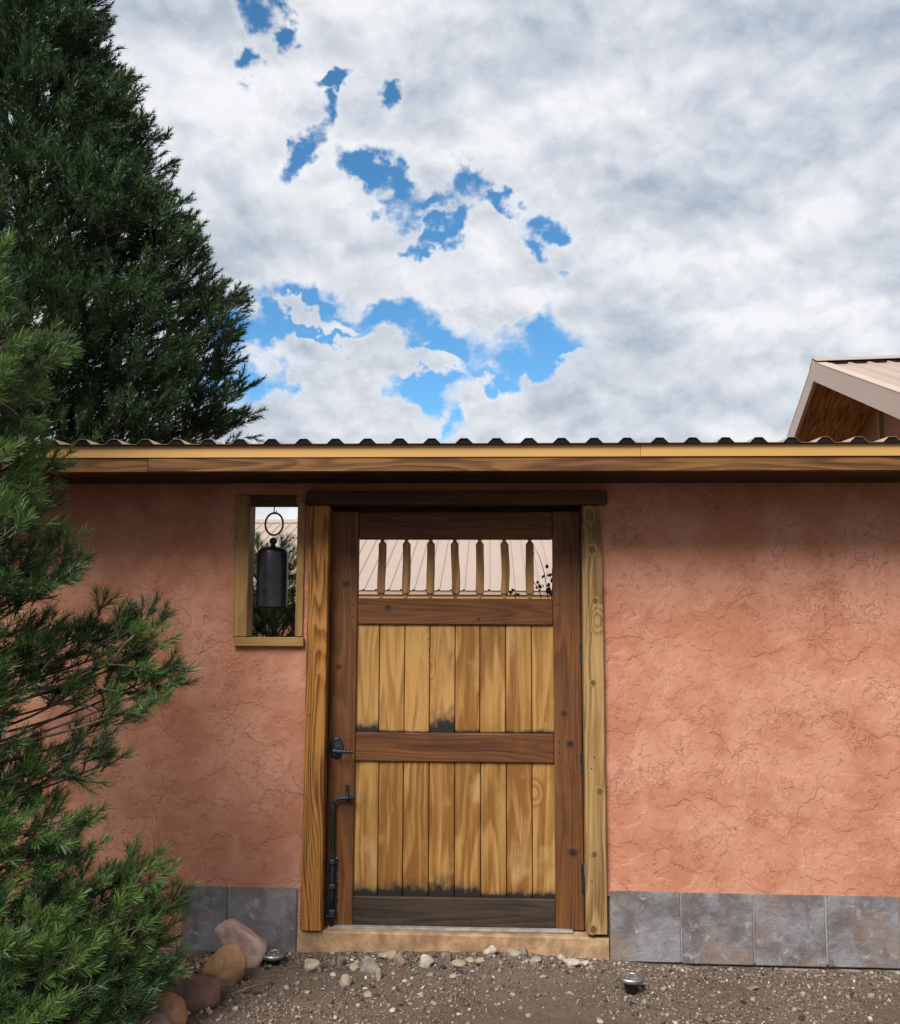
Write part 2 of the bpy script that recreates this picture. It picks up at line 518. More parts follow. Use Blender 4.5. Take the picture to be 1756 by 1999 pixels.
def attr_mat(name, rough=0.8, spec=0.2, trans=0.0, bscale=0, var=0.0):
    m, t, p, o = new_mat(name)
    a = t.node('ShaderNodeAttribute', attribute_name='Col')
    c = a.outputs['Color']
    tcn = t.node('ShaderNodeTexCoord')
    if var:
        n, _ = t.noise(tcn.outputs['Object'], bscale, 4, 0.6)
        c = t.mix(1.0, c, t.mix(n, (1 - var,) * 3, (1 + var,) * 3), 'MULTIPLY')
    t.put(p.inputs['Base Color'], c)
    p.inputs['Roughness'].default_value = rough
    p.inputs['Specular IOR Level'].default_value = spec
    if trans:
        tr = t.node('ShaderNodeBsdfTranslucent')
        t.put(tr.inputs[0], c)
        ms = t.node('ShaderNodeMixShader')
        ms.inputs[0].default_value = trans
        t.l.new(p.outputs[0], ms.inputs[1])
        t.l.new(tr.outputs[0], ms.inputs[2])
        t.l.new(ms.outputs[0], o.inputs[0])
    return m

def rock_mat(name, a, b, speck=(0.25, 0.2, 0.18), rough=0.75, scale=9.0):
    m, t, p, o = new_mat(name)
    tcn = t.node('ShaderNodeTexCoord')
    v = tcn.outputs['Object']
    n1, _ = t.noise(v, scale, 6, 0.62, 0.4)
    n2, _ = t.noise(v, scale * 9, 5, 0.65)
    n3, _ = t.noise(v, scale * 30, 3, 0.6)
    c = t.mix(t.smooth(n1, 0.34, 0.66), a, b)
    c = t.mix(t.smooth(n2, 0.54, 0.72, 0.0, 0.75), c, speck)
    c = t.mix(t.smooth(n3, 0.60, 0.75, 0.0, 0.5), c, tuple(min(0.7, x * 1.5) for x in speck))
    c = t.mix(t.smooth(n2, 0.40, 0.25, 0.0, 0.5), c, tuple(x * 0.45 for x in a))
    t.put(p.inputs['Base Color'], c)
    p.inputs['Roughness'].default_value = rough
    p.inputs['Specular IOR Level'].default_value = 0.3
    t.put(p.inputs['Normal'], t.bump(t.math('ADD', n2, t.math('MULTIPLY', n3, 0.5)), 0.4, 0.004))
    return m

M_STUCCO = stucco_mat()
M_TILE = tile_mat()
M_PLANK = wood('honey planks', (0.22, 0.093, 0.017), (0.46, 0.255, 0.080), 'z', 12, 1.05, 0.18, tone=0.42, pale=(0.50, 0.325, 0.145), knotcol=(0.10, 0.045, 0.02))
M_STILE = wood('stained stile', (0.066, 0.021, 0.007), (0.185, 0.073, 0.022), 'z', 22, 0.8, 0.20, tone=0.08, knotcol=(0.018, 0.009, 0.010))
M_RAIL = wood('stained rail', (0.068, 0.021, 0.007), (0.180, 0.068, 0.020), 'x', 20, 0.7, 0.16, tone=0.06, knotcol=(0.018, 0.009, 0.010))
M_RAILB = wood('blackened rail', (0.010, 0.009, 0.008), (0.062, 0.038, 0.023), 'x', 12, 0.8, 0.0, tone=0.0, grey=0.05)
M_POST_L = wood('orange post', (0.125, 0.040, 0.007), (0.42, 0.190, 0.040), 'z', 30, 1.5, 0.15, tone=0.05)
M_POST_R = wood('weathered post', (0.165, 0.085, 0.026), (0.43, 0.270, 0.108), 'z', 14, 1.2, 0.6, tone=0.05, grey=0.08, knotcol=(0.09, 0.045, 0.02))
M_JAMB = wood('window jamb', (0.20, 0.100, 0.026), (0.42, 0.250, 0.085), 'z', 14, 0.7, 0.25, tone=0.12, grey=0.2)
M_SILL = wood('window sill', (0.24, 0.125, 0.032), (0.44, 0.265, 0.090), 'x', 14, 0.6, 0.25, tone=0.05)
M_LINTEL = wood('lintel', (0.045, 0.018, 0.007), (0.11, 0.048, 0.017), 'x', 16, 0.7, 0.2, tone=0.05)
M_FASCIA = wood('fascia board', (0.075, 0.025, 0.006), (0.235, 0.105, 0.026), 'x', 18, 1.2, 0.12, tone=0.2, grey=0.04)
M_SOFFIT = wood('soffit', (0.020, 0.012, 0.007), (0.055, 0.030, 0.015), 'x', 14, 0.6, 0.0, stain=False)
M_BALUSTER = wood('baluster', (0.17, 0.070, 0.022), (0.46, 0.245, 0.085), 'z', 12, 0.9, 0.2, tone=0.15, grey=0.15)
M_PLY = wood('plywood', (0.22, 0.065, 0.015), (0.62, 0.30, 0.085), 'y', 13, 1.5, 0.0, stain=False, tone=0.0)
M_TRIMMETAL = plain('tan trim metal', (0.58, 0.325, 0.100), 0.5, 0.0, 0.05, 1.2, 0.35, 0.02)
M_ROOFTAN = plain('tan roof metal', (0.43, 0.325, 0.265), 0.42, 0.0, 0.05, 2.0, 0.45, 0.02)
M_RAKE = plain('tan rake metal', (0.56, 0.415, 0.325), 0.45, 0.0, 0.05, 2.0, 0.45, 0.02)
M_ROOFBROWN = plain('brown roof metal', (0.42, 0.29, 0.20), 0.4, 0.0, 0.08, 6.0, 0.5, 0.02)
M_DARKFILL = plain('dark gap fill', (0.012, 0.011, 0.011), 0.9, 0.0, 0.2, 60, 0.1)  # near-black, stands in for shade in the rib ends and under the sheet edge
M_IRON = plain('blued black iron', (0.018, 0.024, 0.034), 0.48, 0.55, 0.4, 45, 0.5, 0.25, (0.040, 0.058, 0.078))
M_BELL = plain('black bell metal', (0.018, 0.019, 0.021), 0.34, 0.35, 0.2, 40, 0.5, 0.05, (0.032, 0.033, 0.037), 300)
M_BLACK = plain('black plastic', (0.012, 0.012, 0.013), 0.5, 0.0, 0.2, 40)
M_STEEL = plain('brushed steel', (0.42, 0.42, 0.43), 0.38, 0.9, 0.12, 80, 0.5, 0.1)
M_CELL = plain('solar cell', (0.03, 0.035, 0.05), 0.25, 0.0, 0.4, 120, 0.6, 0.0, (0.22, 0.22, 0.23))
M_THRESH = plain('tan concrete', (0.33, 0.195, 0.105), 0.9, 0.0, 0.30, 14, 0.15, 0.9, (0.52, 0.345, 0.20), 55)
M_CONCRETE = plain('grey footing', (0.24, 0.22, 0.20), 0.9, 0.0, 0.25, 25, 0.15, 0.5)
M_GROUT = plain('grout', (0.42, 0.37, 0.34), 0.9, 0.0, 0.15, 60, 0.15, 0.3)
M_HOUSEWALL = plain('house stucco', (0.50, 0.25, 0.15), 0.9, 0.0, 0.1, 8, 0.15, 0.3)
M_HOUSETRIM = plain('house fascia', (0.50, 0.27, 0.10), 0.6, 0.0, 0.08, 4, 0.3, 0.05)
M_LUMBER = plain('yellow lumber', (0.50, 0.33, 0.12), 0.7, 0.0, 0.15, 14, 0.25, 0.2)
M_NEEDLE = attr_mat('pine needles', 0.42, 0.35, 0.18)
M_LEAF = plain('vine leaf', (0.045, 0.11, 0.025), 0.45, 0.0, 0.3, 40, 0.4, 0.1)
M_BARK = plain('grey bark', (0.13, 0.105, 0.085), 0.9, 0.0, 0.35, 30, 0.15, 0.6, (0.27, 0.24, 0.21))
M_BARKD = plain('dark bark', (0.055, 0.042, 0.034), 0.9, 0.0, 0.35, 30, 0.15, 0.6, (0.15, 0.12, 0.095))
M_GRAVEL = attr_mat('gravel', 0.88, 0.15, 0, 220.0, 0.25)

def ground_mat():
    m, t, p, o = new_mat('gravelly dirt')
    tcn = t.node('ShaderNodeTexCoord')
    v = tcn.outputs['Object']
    n1, _ = t.noise(v, 2.2, 6, 0.6)
    n2, _ = t.noise(v, 26.0, 6, 0.65)
    vo = t.voro(v, 130.0)
    vo2 = t.voro(v, 260.0)
    n3, _ = t.noise(v, 320.0, 3, 0.65)
    c = t.mix(t.smooth(n1, 0.35, 0.65), (0.118, 0.086, 0.067), (0.158, 0.120, 0.095))
    c = t.mix(t.smooth(n2, 0.45, 0.75, 0, 0.6), c, (0.165, 0.130, 0.108))
    c = t.mix(t.smooth(n2, 0.45, 0.25, 0, 0.6), c, (0.055, 0.040, 0.032))
    pk = t.xyz(vo['Color'])[0]
    c = t.mix(t.math('MULTIPLY', t.math('GREATER_THAN', pk, 0.72), t.smooth(vo['Distance'], 0.28, 0.42, 0.8, 0.0)), c, (0.25, 0.205, 0.17))
    pk2 = t.xyz(vo2['Color'])[1]
    c = t.mix(t.math('MULTIPLY', t.math('GREATER_THAN', pk2, 0.7), t.smooth(vo2['Distance'], 0.28, 0.42, 0.7, 0.0)), c, (0.20, 0.16, 0.13))
    c = t.mix(t.smooth(n3, 0.5, 0.2, 0, 0.7), c, (0.04, 0.028, 0.022))
    t.put(p.inputs['Base Color'], c)
    p.inputs['Roughness'].default_value = 0.95
    p.inputs['Specular IOR Level'].default_value = 0.1
    h = t.math('ADD', t.math('MULTIPLY', n2, 1.0), t.math('MULTIPLY', t.smooth(vo['Distance'], 0.0, 0.5, 1.0, 0.0), 0.4))
    h = t.math('ADD', h, t.math('MULTIPLY', n3, 0.4))
    t.put(p.inputs['Normal'], t.bump(h, 0.8, 0.008))
    return m
M_GROUND = ground_mat()

# ------------------------------------------------------------------ ground
def gz(x, y):
    """height of the dirt"""
    z = 0.0
    near = max(0.0, 1.0 - max(0, abs(x) - 3) / 4) * max(0.0, 1.0 - max(0, abs(y + 1) - 2.5) / 4)
    # falls a little to the right, heaped against the gate sill
    z += near * (-0.006 - 0.014 * max(-1.0, min(1.2, (x - 0.1))))
    if y < 0.05:
        z += 0.030 * math.exp(-((x + 0.05) / 0.55) ** 2) * math.exp(-((y + 0.06) / 0.22) ** 2)
    z += near * (0.012 * (noise.noise((x * 1.7, y * 1.7, 3.1))) + 0.006 * noise.noise((x * 7, y * 7, 1.7)) + 0.004 * noise.noise((x * 22, y * 22, 5.0)))
    return z

def axis_steps(a, b, fine, far):
    s = list(np.arange(a, b + 1e-6, fine))
    st, p = fine, a
    lo = []
    while p > -far:
        st *= 1.35; p -= st; lo.append(p)
    st, p = fine, b
    hi = []
    while p < far:
        st *= 1.35; p += st; hi.append(p)
    return np.array(lo[::-1] + s + hi)

gx = axis_steps(-2.4, 2.4, 0.016, 400)
gy = axis_steps(-1.7, 0.1, 0.016, 400)
XX, YY = np.meshgrid(gx, gy)
ZZ = np.array([gz(a, b) for a, b in zip(XX.ravel(), YY.ravel())])
nx, ny = len(gx), len(gy)
idx = np.arange(nx * ny).reshape(ny, nx)
fc = np.stack([idx[:-1, :-1], idx[:-1, 1:], idx[1:, 1:], idx[1:, :-1]], -1).reshape(-1, 4)
me = np_mesh('ground', np.stack([XX.ravel(), YY.ravel(), ZZ], 1), fc, M_GROUND, smooth=True)
tag(link('ground', me, None), kind='structure')

# ------------------------------------------------------------------ garden wall
wall = empty('garden_wall', (0, 0, 0))
tag(wall, 'terracotta stucco garden wall with grey tile foot under a narrow metal roof', 'wall')

xl_gate = P(590, 1400, 0).x                   # opening between the posts
xr_gate = P(1186, 1400, 0).x
wx0, wx1 = P(470, 1120, 0).x, P(590, 1120, 0).x
wz0, wz1 = P(520, 1252, 0).z, P(520, 985, 0).z
WALL_T = P(700, 925, 0).z + 0.10
TILE_TOP_L = P(500, 1731, 0).z
TILE_TOP_R = P(1450, 1743.5, 0).z
TILE_BOT_L = P(500, 1862, 0).z
TILE_BOT_R = P(1450, 1883, 0).z
tile_l = P(355, 1800, 0).x

def cells(a, b, step):
    n = max(1, int(round((b - a) / step)))
    return list(np.linspace(a, b, n + 1))

def stucco_panel(name, xs, zs, skip=None):
    xs, zs = np.array(xs), np.array(zs)
    X, Z = np.meshgrid(xs, zs)
    n, mz = len(xs), len(zs)
    v = np.stack([X.ravel(), np.zeros(X.size), Z.ravel()], 1)
    ix = np.arange(n * mz).reshape(mz, n)
    f = np.stack([ix[:-1, :-1], ix[:-1, 1:], ix[1:, 1:], ix[1:, :-1]], -1)
    if skip:
        cx = (xs[:-1] + xs[1:]) / 2
        cz = (zs[:-1] + zs[1:]) / 2
        CX, CZ = np.meshgrid(cx, cz)
        keep = ~((CX > skip[0]) & (CX < skip[1]) & (CZ > skip[2]) & (CZ < skip[3]))
        f = f[keep]
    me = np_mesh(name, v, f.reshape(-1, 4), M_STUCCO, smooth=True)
    return link(name, me, None, wall)

xl_vis = P(60, 1200, 0).x
xs = cells(-5.2, xl_vis, 0.08)[:-1] + cells(xl_vis, wx0, 0.007)[:-1] + cells(wx0, wx1, 0.02)[:-1] + cells(wx1, xl_gate + 0.03, 0.007)
zs = cells(-0.05, TILE_TOP_L, 0.012)[:-1] + cells(TILE_TOP_L, wz0, 0.007)[:-1] + cells(wz0, wz1, 0.01)[:-1] + cells(wz1, WALL_T, 0.012)
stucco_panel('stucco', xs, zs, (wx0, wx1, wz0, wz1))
xs = cells(xr_gate - 0.03, P(1790, 1300, 0).x, 0.007)[:-1] + cells(P(1790, 1300, 0).x, 5.2, 0.08)
zs = cells(TILE_TOP_R - 0.02, P(1400, 940, 0).z, 0.007)[:-1] + cells(P(1400, 940, 0).z, WALL_T, 0.02)
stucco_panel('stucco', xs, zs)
M_CORE = plain('wall core', (0.45, 0.20, 0.11), 0.9, 0, 0.1, 8, 0.1, 0.2)
WT = 0.10
box('wall_core', -5.2, wx0, 0.016, WT, -0.1, WALL_T, M_CORE, wall, 0)
box('wall_core', wx0, wx1, 0.016, WT, -0.1, wz0, M_CORE, wall, 0)
box('wall_core', wx0, wx1, 0.016, WT, wz1, WALL_T, M_CORE, wall, 0)
box('wall_core', wx1, xl_gate + 0.01, 0.016, WT, -0.1, WALL_T, M_CORE, wall, 0)
box('wall_core', xr_gate - 0.01, 5.2, 0.016, WT, -0.1, WALL_T, M_CORE, wall, 0)
GATE_TOP_Z = P(880, 985, 0).z
box('wall_core', xl_gate + 0.0105, xr_gate - 0.0105, 0.0165, WT, GATE_TOP_Z + 0.004, WALL_T, M_CORE, wall, 0)
box('wall_core', xl_gate + 0.031, xr_gate - 0.031, 0.002, 0.016, GATE_TOP_Z + 0.004, WALL_T, M_CORE, wall, 0)

# grey tiles along the foot
def tile(x0, x1, z0, z1, yy=-0.013, ry=0.0):
    o = box('base_tile', x0, x1, yy, 0.014, z0, z1, M_TILE, wall, 0.004, seg=2)
    o.rotation_euler.y = ry
    return o
rz = [P(x, 1810, -0.013).x for x in (1190.5, 1328.5)]
tile(rz[0], rz[1], TILE_BOT_R + 0.006, TILE_TOP_R + 0.002, -0.012, 0.004)
pitch = P(1472, 1810, -0.013).x - P(1330.5, 1810, -0.013).x
x = P(1330.5, 1810, -0.013).x
for k in range(9):
    g = 0.0045 if k != 1 else 0.008
    zo = -0.001 * k + 0.002
    tile(x, x + pitch - g, TILE_BOT_R + zo, TILE_TOP_R + zo - 0.002, -0.013 - 0.002 * (k % 2), 0.005)
    x += pitch
tile(P(446, 1800, -0.013).x, P(579, 1800, -0.013).x, TILE_BOT_L - 0.004, TILE_TOP_L, -0.013, 0.003)
tile(tile_l, P(443, 1800, -0.013).x, TILE_BOT_L - 0.004, TILE_TOP_L + 0.001, -0.012, 0.002)
box('tile_grout', P(442, 1800, -0.01).x, P(447, 1800, -0.01).x, -0.006, 0.013, TILE_BOT_L, TILE_TOP_L - 0.006, M_GROUT, wall, 0)
box('tile_grout', rz[0] + 0.004, 4.0, -0.005, 0.013, TILE_BOT_R + 0.01, TILE_TOP_R - 0.012, M_GROUT, wall, 0)
# rough footing under the right-hand tiles
bm = bmesh.new()
n = 120
x0f, x1f = P(1195, 1890, -0.02).x, 4.5
rows = []
for i in range(n + 1):
    xx = x0f + (x1f - x0f) * i / n
    jy = 0.006 * noise.noise((xx * 9, 0, 2))
    jz = 0.004 * noise.noise((xx * 12, 4, 2))
    rows.append([bm.verts.new(c) for c in ((xx, 0.01, TILE_BOT_R - 0.010 + jz), (xx, -0.022 + jy, TILE_BOT_R - 0.011 + jz), (xx, -0.03 + jy, TILE_BOT_R - 0.10), (xx, 0.01, TILE_BOT_R - 0.10))])
for i in range(n):
    for k in range(4):
        bm.faces.new((rows[i][k], rows[i][(k + 1) % 4], rows[i + 1][(k + 1) % 4], rows[i + 1][k]))
bm_link('footing', bm, M_CONCRETE, wall)

# window with its bare wooden frame
wf = empty('window_frame', (P(525, 1250, 0).x, 0, wz0), wall)
yF, yB = -0.018, 0.085
def pbox(name, pxl, pxr, pyt, pyb, y0, y1, mat, parent, bev=0.003):
    a = P(pxl, (pyt + pyb) / 2, y0)
    b = P(pxr, (pyt + pyb) / 2, y0)
    m = (pxl + pxr) / 2
    return box(name, a.x, b.x, y0, y1, P(m, pyb, y0).z, P(m, pyt, y0).z, mat, parent, bev)
jl = pbox('jamb', 458, 485, 966, 1243, yF, yB, M_JAMB, wf)
jr = pbox('jamb', 578, 593, 978, 1243, yF + 0.004, yB, M_JAMB, wf)
pbox('sill', 455.5, 592, 1244, 1262, yF - 0.006, yB, M_SILL, wf)
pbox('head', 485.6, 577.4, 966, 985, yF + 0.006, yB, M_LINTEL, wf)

# gate frame: posts, lintel, stops
gf = empty('gate_frame', (P(885, 1820, 0).x, 0, 0), wall)
PF = -0.030
pl = pbox('post', 594.5, 634.5, 986.5, 1818, PF, 0.055, M_POST_L, gf, 0.004)
pr = pbox('post', 1140.5, 1180, 986.5, 1825, PF, 0.055, M_POST_R, gf, 0.004)
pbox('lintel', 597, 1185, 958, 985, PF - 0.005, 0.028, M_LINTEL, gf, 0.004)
box('stop', pl.location.x + wloc(gf).x + 0.03, pl.location.x + wloc(gf).x + 0.085, 0.1005, 0.148, 0.02, GATE_TOP_Z + 0.05, M_SOFFIT, gf, 0)
box('stop', pr.location.x + wloc(gf).x - 0.085, pr.location.x + wloc(gf).x - 0.03, 0.1005, 0.148, 0.02, GATE_TOP_Z + 0.05, M_SOFFIT, gf, 0)
xa, xb = P(640, 1400, 0.0).x, P(1137, 1400, 0.0).x
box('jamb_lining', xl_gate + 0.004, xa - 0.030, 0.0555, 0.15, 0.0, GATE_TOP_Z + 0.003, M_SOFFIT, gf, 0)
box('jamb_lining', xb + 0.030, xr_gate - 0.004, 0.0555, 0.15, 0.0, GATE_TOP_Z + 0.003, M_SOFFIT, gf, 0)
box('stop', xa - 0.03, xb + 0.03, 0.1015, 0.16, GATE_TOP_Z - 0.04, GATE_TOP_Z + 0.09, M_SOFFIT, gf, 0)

# threshold slab
zt = P(880, 1822, -0.012).z
bm = bmesh.new()
n = 60
x0t, x1t = P(580, 1840, -0.01).x, P(1188, 1840, -0.01).x
rows = []
for i in range(n + 1):
    xx = x0t + (x1t - x0t) * i / n
    j = 0.003 * noise.noise((xx * 11, 1, 6)) + 0.002 * noise.noise((xx * 40, 1, 6))
    dz = -0.008 * i / n
    rows.append([bm.verts.new(c) for c in ((xx, 0.16, zt + 0.004 + dz), (xx, -0.006 + j, zt + 0.002 + dz + j * 0.4), (xx, -0.013 + j, zt - 0.006 + dz), (xx, -0.017 + j * 2, zt - 0.15), (xx, 0.16, zt - 0.15))])
for i in range(n):
    for k in range(5):
        bm.faces.new((rows[i][k], rows[i][(k + 1) % 5], rows[i + 1][(k + 1) % 5], rows[i + 1][k]))
bmesh.ops.holes_fill(bm, edges=list(bm.edges))
bm_link('threshold', bm, M_THRESH, wall)
M_STRIP = plain('pale weather strip', (0.27, 0.25, 0.23), 0.6, 0.0, 0.35, 20, 0.3, 0.3)
box('weather_strip', P(640, 1815, 0.03).x, P(1118, 1815, 0.03).x, 0.022, 0.06, zt - 0.002, zt + 0.009, M_STRIP, wall, 0.002)

# ---- narrow roof on the wall
roof = empty('roof', (0, 0, WALL_T), wall)
FY = -0.40
fz1, fz0 = P(880, 867.5, FY).z, P(880, 892, FY).z
bz1, bz0 = P(880, 893.5, FY + 0.006).z, P(880, 920, FY + 0.006).z
slope3 = R(3.2)
JX = [-4.8, P(1250, 880, FY).x, 4.8]
for a, b in zip(JX[:-1], JX[1:]):
    box('fascia_trim', a, b - 0.0015, FY - (0.002 if a > 0 else 0), FY + 0.02, fz0, fz1 + (0.001 if a > 0 else 0), M_TRIMMETAL, roof, 0.0006)
JB = [-4.8, P(288, 908, FY).x, 4.8]
for k, (a, b) in enumerate(zip(JB[:-1], JB[1:])):
    box('fascia_board', a + 0.001, b - 0.0012, FY + 0.006 - 0.0015 * (k % 2), FY + 0.042, bz0 + 0.001 * (k % 2), bz1, M_FASCIA, roof, 0.001)
xx = -4.8
k = 0
while xx < 4.8:                                # boarded soffit level with the foot of the fascia
    x2 = min(4.8, xx + 2.44)
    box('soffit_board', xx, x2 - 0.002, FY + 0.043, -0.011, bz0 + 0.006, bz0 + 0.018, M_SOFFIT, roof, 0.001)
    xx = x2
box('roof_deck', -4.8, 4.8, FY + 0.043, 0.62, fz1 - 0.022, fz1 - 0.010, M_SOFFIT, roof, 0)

def rib_profile(npitch, pitch, rb, rtp, h):
    pts = [(0, 0)]
    for k in range(npitch):
        c = (k + 0.5) * pitch
        pts += [(c - rb / 2, 0), (c - rtp / 2, h), (c + rtp / 2, h), (c + rb / 2, 0)]
    pts.append((npitch * pitch, 0))
    return pts

def ribbed_mesh(name, npitch, pitch, rb, rtp, h, length, mat, th=0.0012, minor=False):
    """local x across the ribs, local y up the slope, z proud"""
    pts = rib_profile(npitch, pitch, rb, rtp, h)
    n = len(pts)
    v, f = [], []
    for y in (0.0, length):
        for dz in (0.0, -th):
            v += [(p[0], y, p[1] + dz) for p in pts]
    A, B, C, D_ = 0, n, 2 * n, 3 * n
    for i in range(n - 1):
        f.append((A + i, A + i + 1, C + i + 1, C + i))
        f.append((B + i, D_ + i, D_ + i + 1, B + i + 1))
        f.append((A + i, B + i, B + i + 1, A + i + 1))
        f.append((C + i, C + i + 1, D_ + i + 1, D_ + i))
    me = bpy.data.meshes.new(name)
    me.from_pydata(v, [], f)
    me.materials.append(mat)
    return me

EY = FY - 0.018
rp = (P(1032, 862, EY).x - P(530, 862, EY).x) / 8.0
ez = P(880, 865.5, EY).z
sheet = ribbed_mesh('roof_sheet', 7, rp, rp * 0.56, rp * 0.22, 0.0225, 1.35, M_ROOFBROWN)
rib_fill = ribbed_mesh('closure', 7, rp, rp * 0.575, rp * 0.26, 0.0255, 0.02, M_DARKFILL)
c0 = P(530, 862, EY).x - rp / 2
for k in range(-6, 7):
    o = link('roof_sheet', sheet, None, roof, (c0 + k * 7 * rp, EY, ez))
    o.rotation_euler.x = slope3
bm = bmesh.new()                              # near-black strip standing in for the shade inside the rib ends
for k in range(-6, 7):
    for j in range(7):
        c = c0 + (k * 7 + j + 0.5) * rp
        w0, w1 = rp * 0.265, rp * 0.10
        q = [(c - w0, 0.0), (c + w0, 0.0), (c + w1, 0.0200), (c - w1, 0.0200)]
        y0c = EY + 0.004
        zc = ez + 0.004 * math.tan(slope3) - 0.0016
        fr = [bm.verts.new((p[0], y0c, zc + p[1])) for p in q]
        bk = [bm.verts.new((p[0], y0c + 0.03, zc + p[1] + 0.03 * math.tan(slope3))) for p in q]
        bm.faces.new(fr)
        bm.faces.new(bk[::-1])
        for i in range(4):
            bm.faces.new((fr[i], bk[i], bk[(i + 1) % 4], fr[(i + 1) % 4]))
bm_link('dark_rib_fill', bm, M_DARKFILL, roof)
box('eave_shade_strip', -4.8, 4.8, EY + 0.002, FY + 0.001, fz1 + 0.0025, ez - 0.0035, M_DARKFILL, roof, 0)  # dark strip standing in for the shadow line below the sheet edge

# ------------------------------------------------------------------ gate
GY = 0.052                                     # face of the stiles
gate = empty('wooden_gate', (P(885, 1812, GY).x, GY, P(885, 1812, GY).z))
tag(gate, 'wooden plank gate with dark frame and seven rustic balusters in its open top', 'gate')
xsl0, xsl1 = P(640.5, 1400, GY).x, P(694, 1400, GY).x
xsr0, xsr1 = P(1081, 1400, GY).x, P(1136, 1400, GY).x
zb = P(885, 1812.5, GY).z
ztop = P(885, 998.5, GY).z
GT = 0.045
sl_ = box('stile', xsl0, xsl1, GY, GY + GT, zb, ztop, M_STILE, gate, 0.004)
sr_ = box('stile', xsr0, xsr1, GY, GY + GT, zb, ztop, M_STILE, gate, 0.004)
def rail(pt, pb, mat, dy=0.004):
    o = box('rail', xsl1 + 0.0005, xsr0 - 0.0005, GY + dy, GY + GT - 0.002, P(888, pb, GY).z, P(888, pt, GY).z, mat, gate, 0.004)
    return o
rail(999, 1052.5, M_RAIL)
rail(1168, 1219.5, M_RAIL)
rail(1431.5, 1488, M_RAIL)
rb_ = rail(1753, 1812.5, M_RAILB, 0.002)
PLY0, PLY1 = GY + 0.016, GY + 0.034
ups = [694, 740, 789.3, 838.4, 888, 936.4, 987, 1037.6, 1081]
los = [694, 737.5, 786.3, 836.6, 887, 938, 988.8, 1039, 1081]
stn_u = [0.030, 0.008, 0.006, 0.060, 0.012, 0.006, 0.010, 0.012]
stn_l = [0.034, 0.040, 0.044, 0.062, 0.038, 0.018, 0.028, 0.024]
for xs_, pt, pb, stn, yr in ((ups, 1215, 1436, stn_u, 1325), (los, 1484, 1757, stn_l, 1620)):
    for k in range(8):
        a = P(xs_[k], yr if k else 1400, PLY0).x + (0.0016 if k else -0.008)
        b = P(xs_[k + 1], yr if k < 7 else 1400, PLY0).x - (0.0016 if k < 7 else -0.008)
        o = box('plank', a, b, PLY0 + 0.0012 * (k % 2), PLY1, P(888, pb, PLY0).z, P(888, pt, PLY0).z, M_PLANK, gate, 0.0035)
        h = P(888, pt, PLY0).z - P(888, pb, PLY0).z
        o['stain'] = stn[k]
        o['foot'] = -h / 2 + 0.012
box('backing', xsl1 - 0.008, xsr0 + 0.008, PLY1 + 0.001, PLY1 + 0.006, zb + 0.03, P(888, 1200, GY).z, M_SOFFIT, gate, 0)

# balusters
rngb = random.Random(5)
bcx = [745, 792.6, 840, 888.6, 936.6, 985, 1033.5]
zt_b, zb_b = P(888, 1052.5, GY + 0.02).z + 0.004, P(888, 1166, GY + 0.02).z - 0.006
for k, c in enumerate(bcx):
    cx = P(c, 1110, GY + 0.02).x
    H = zt_b - zb_b
    bm = bmesh.new()
    prof = [(0.0, 0.45), (0.045, 0.46), (0.058, 0.55), (0.09, 1.0), (0.095, 1.0), (0.25, 1.0), (0.42, 1.03), (0.58, 1.0), (0.74, 0.98), (0.90, 1.0), (0.905, 1.0), (0.94, 0.55), (0.955, 0.48), (1.0, 0.46)]
    rings = []
    ph1, ph2 = rngb.uniform(0, 6), rngb.uniform(0, 6)
    amp = [0.0022, 0.0015, 0.001, 0.0034, 0.0012, 0.0036, 0.0008][k]
    for (t_, s_) in prof:
        ox = amp * math.sin(t_ * 5.2 + ph1)
        ring = []
        for q in range(12):
            an = 2 * math.pi * (q + 0.5) / 12
            sq = 1.0 / max(abs(math.cos(an)), abs(math.sin(an))) ** 0.55
            r = 0.0186 * s_ * sq * (1 + 0.05 * math.sin(3 * an + ph2 + 2 * t_))
            ring.append(bm.verts.new((ox + r * math.cos(an), 0.85 * r * math.sin(an), -H / 2 + H * t_)))
        rings.append(ring)
    for i in range(len(rings) - 1):
        for q in range(12):
            bm.faces.new((rings[i][q], rings[i][(q + 1) % 12], rings[i + 1][(q + 1) % 12], rings[i + 1][q]))
    bm.faces.new(rings[0][::-1])
    bm.faces.new(rings[-1])
    bm_link('baluster', bm, M_BALUSTER, gate, (cx, GY + 0.022, (zt_b + zb_b) / 2))

# pegs in the joints
M_PEG = plain('dark peg', (0.03, 0.014, 0.008), 0.8)
for (px, py) in ((690, 1012), (690, 1035), (688, 1180), (688, 1204), (1087, 1011), (1087, 1035), (1087, 1180), (1088, 1205), (1090, 1447), (1091, 1468), (682, 1445), (682, 1470)):
    q = P(px, py, GY)
    bm = bmesh.new()
    bmesh.ops.create_cone(bm, cap_ends=True, segments=10, radius1=0.0035, radius2=0.003, depth=0.004, matrix=Matrix.Rotation(R(90), 4, 'X'))
    bm_link('peg', bm, M_PEG, gate, (q.x, GY - 0.0005, q.z))

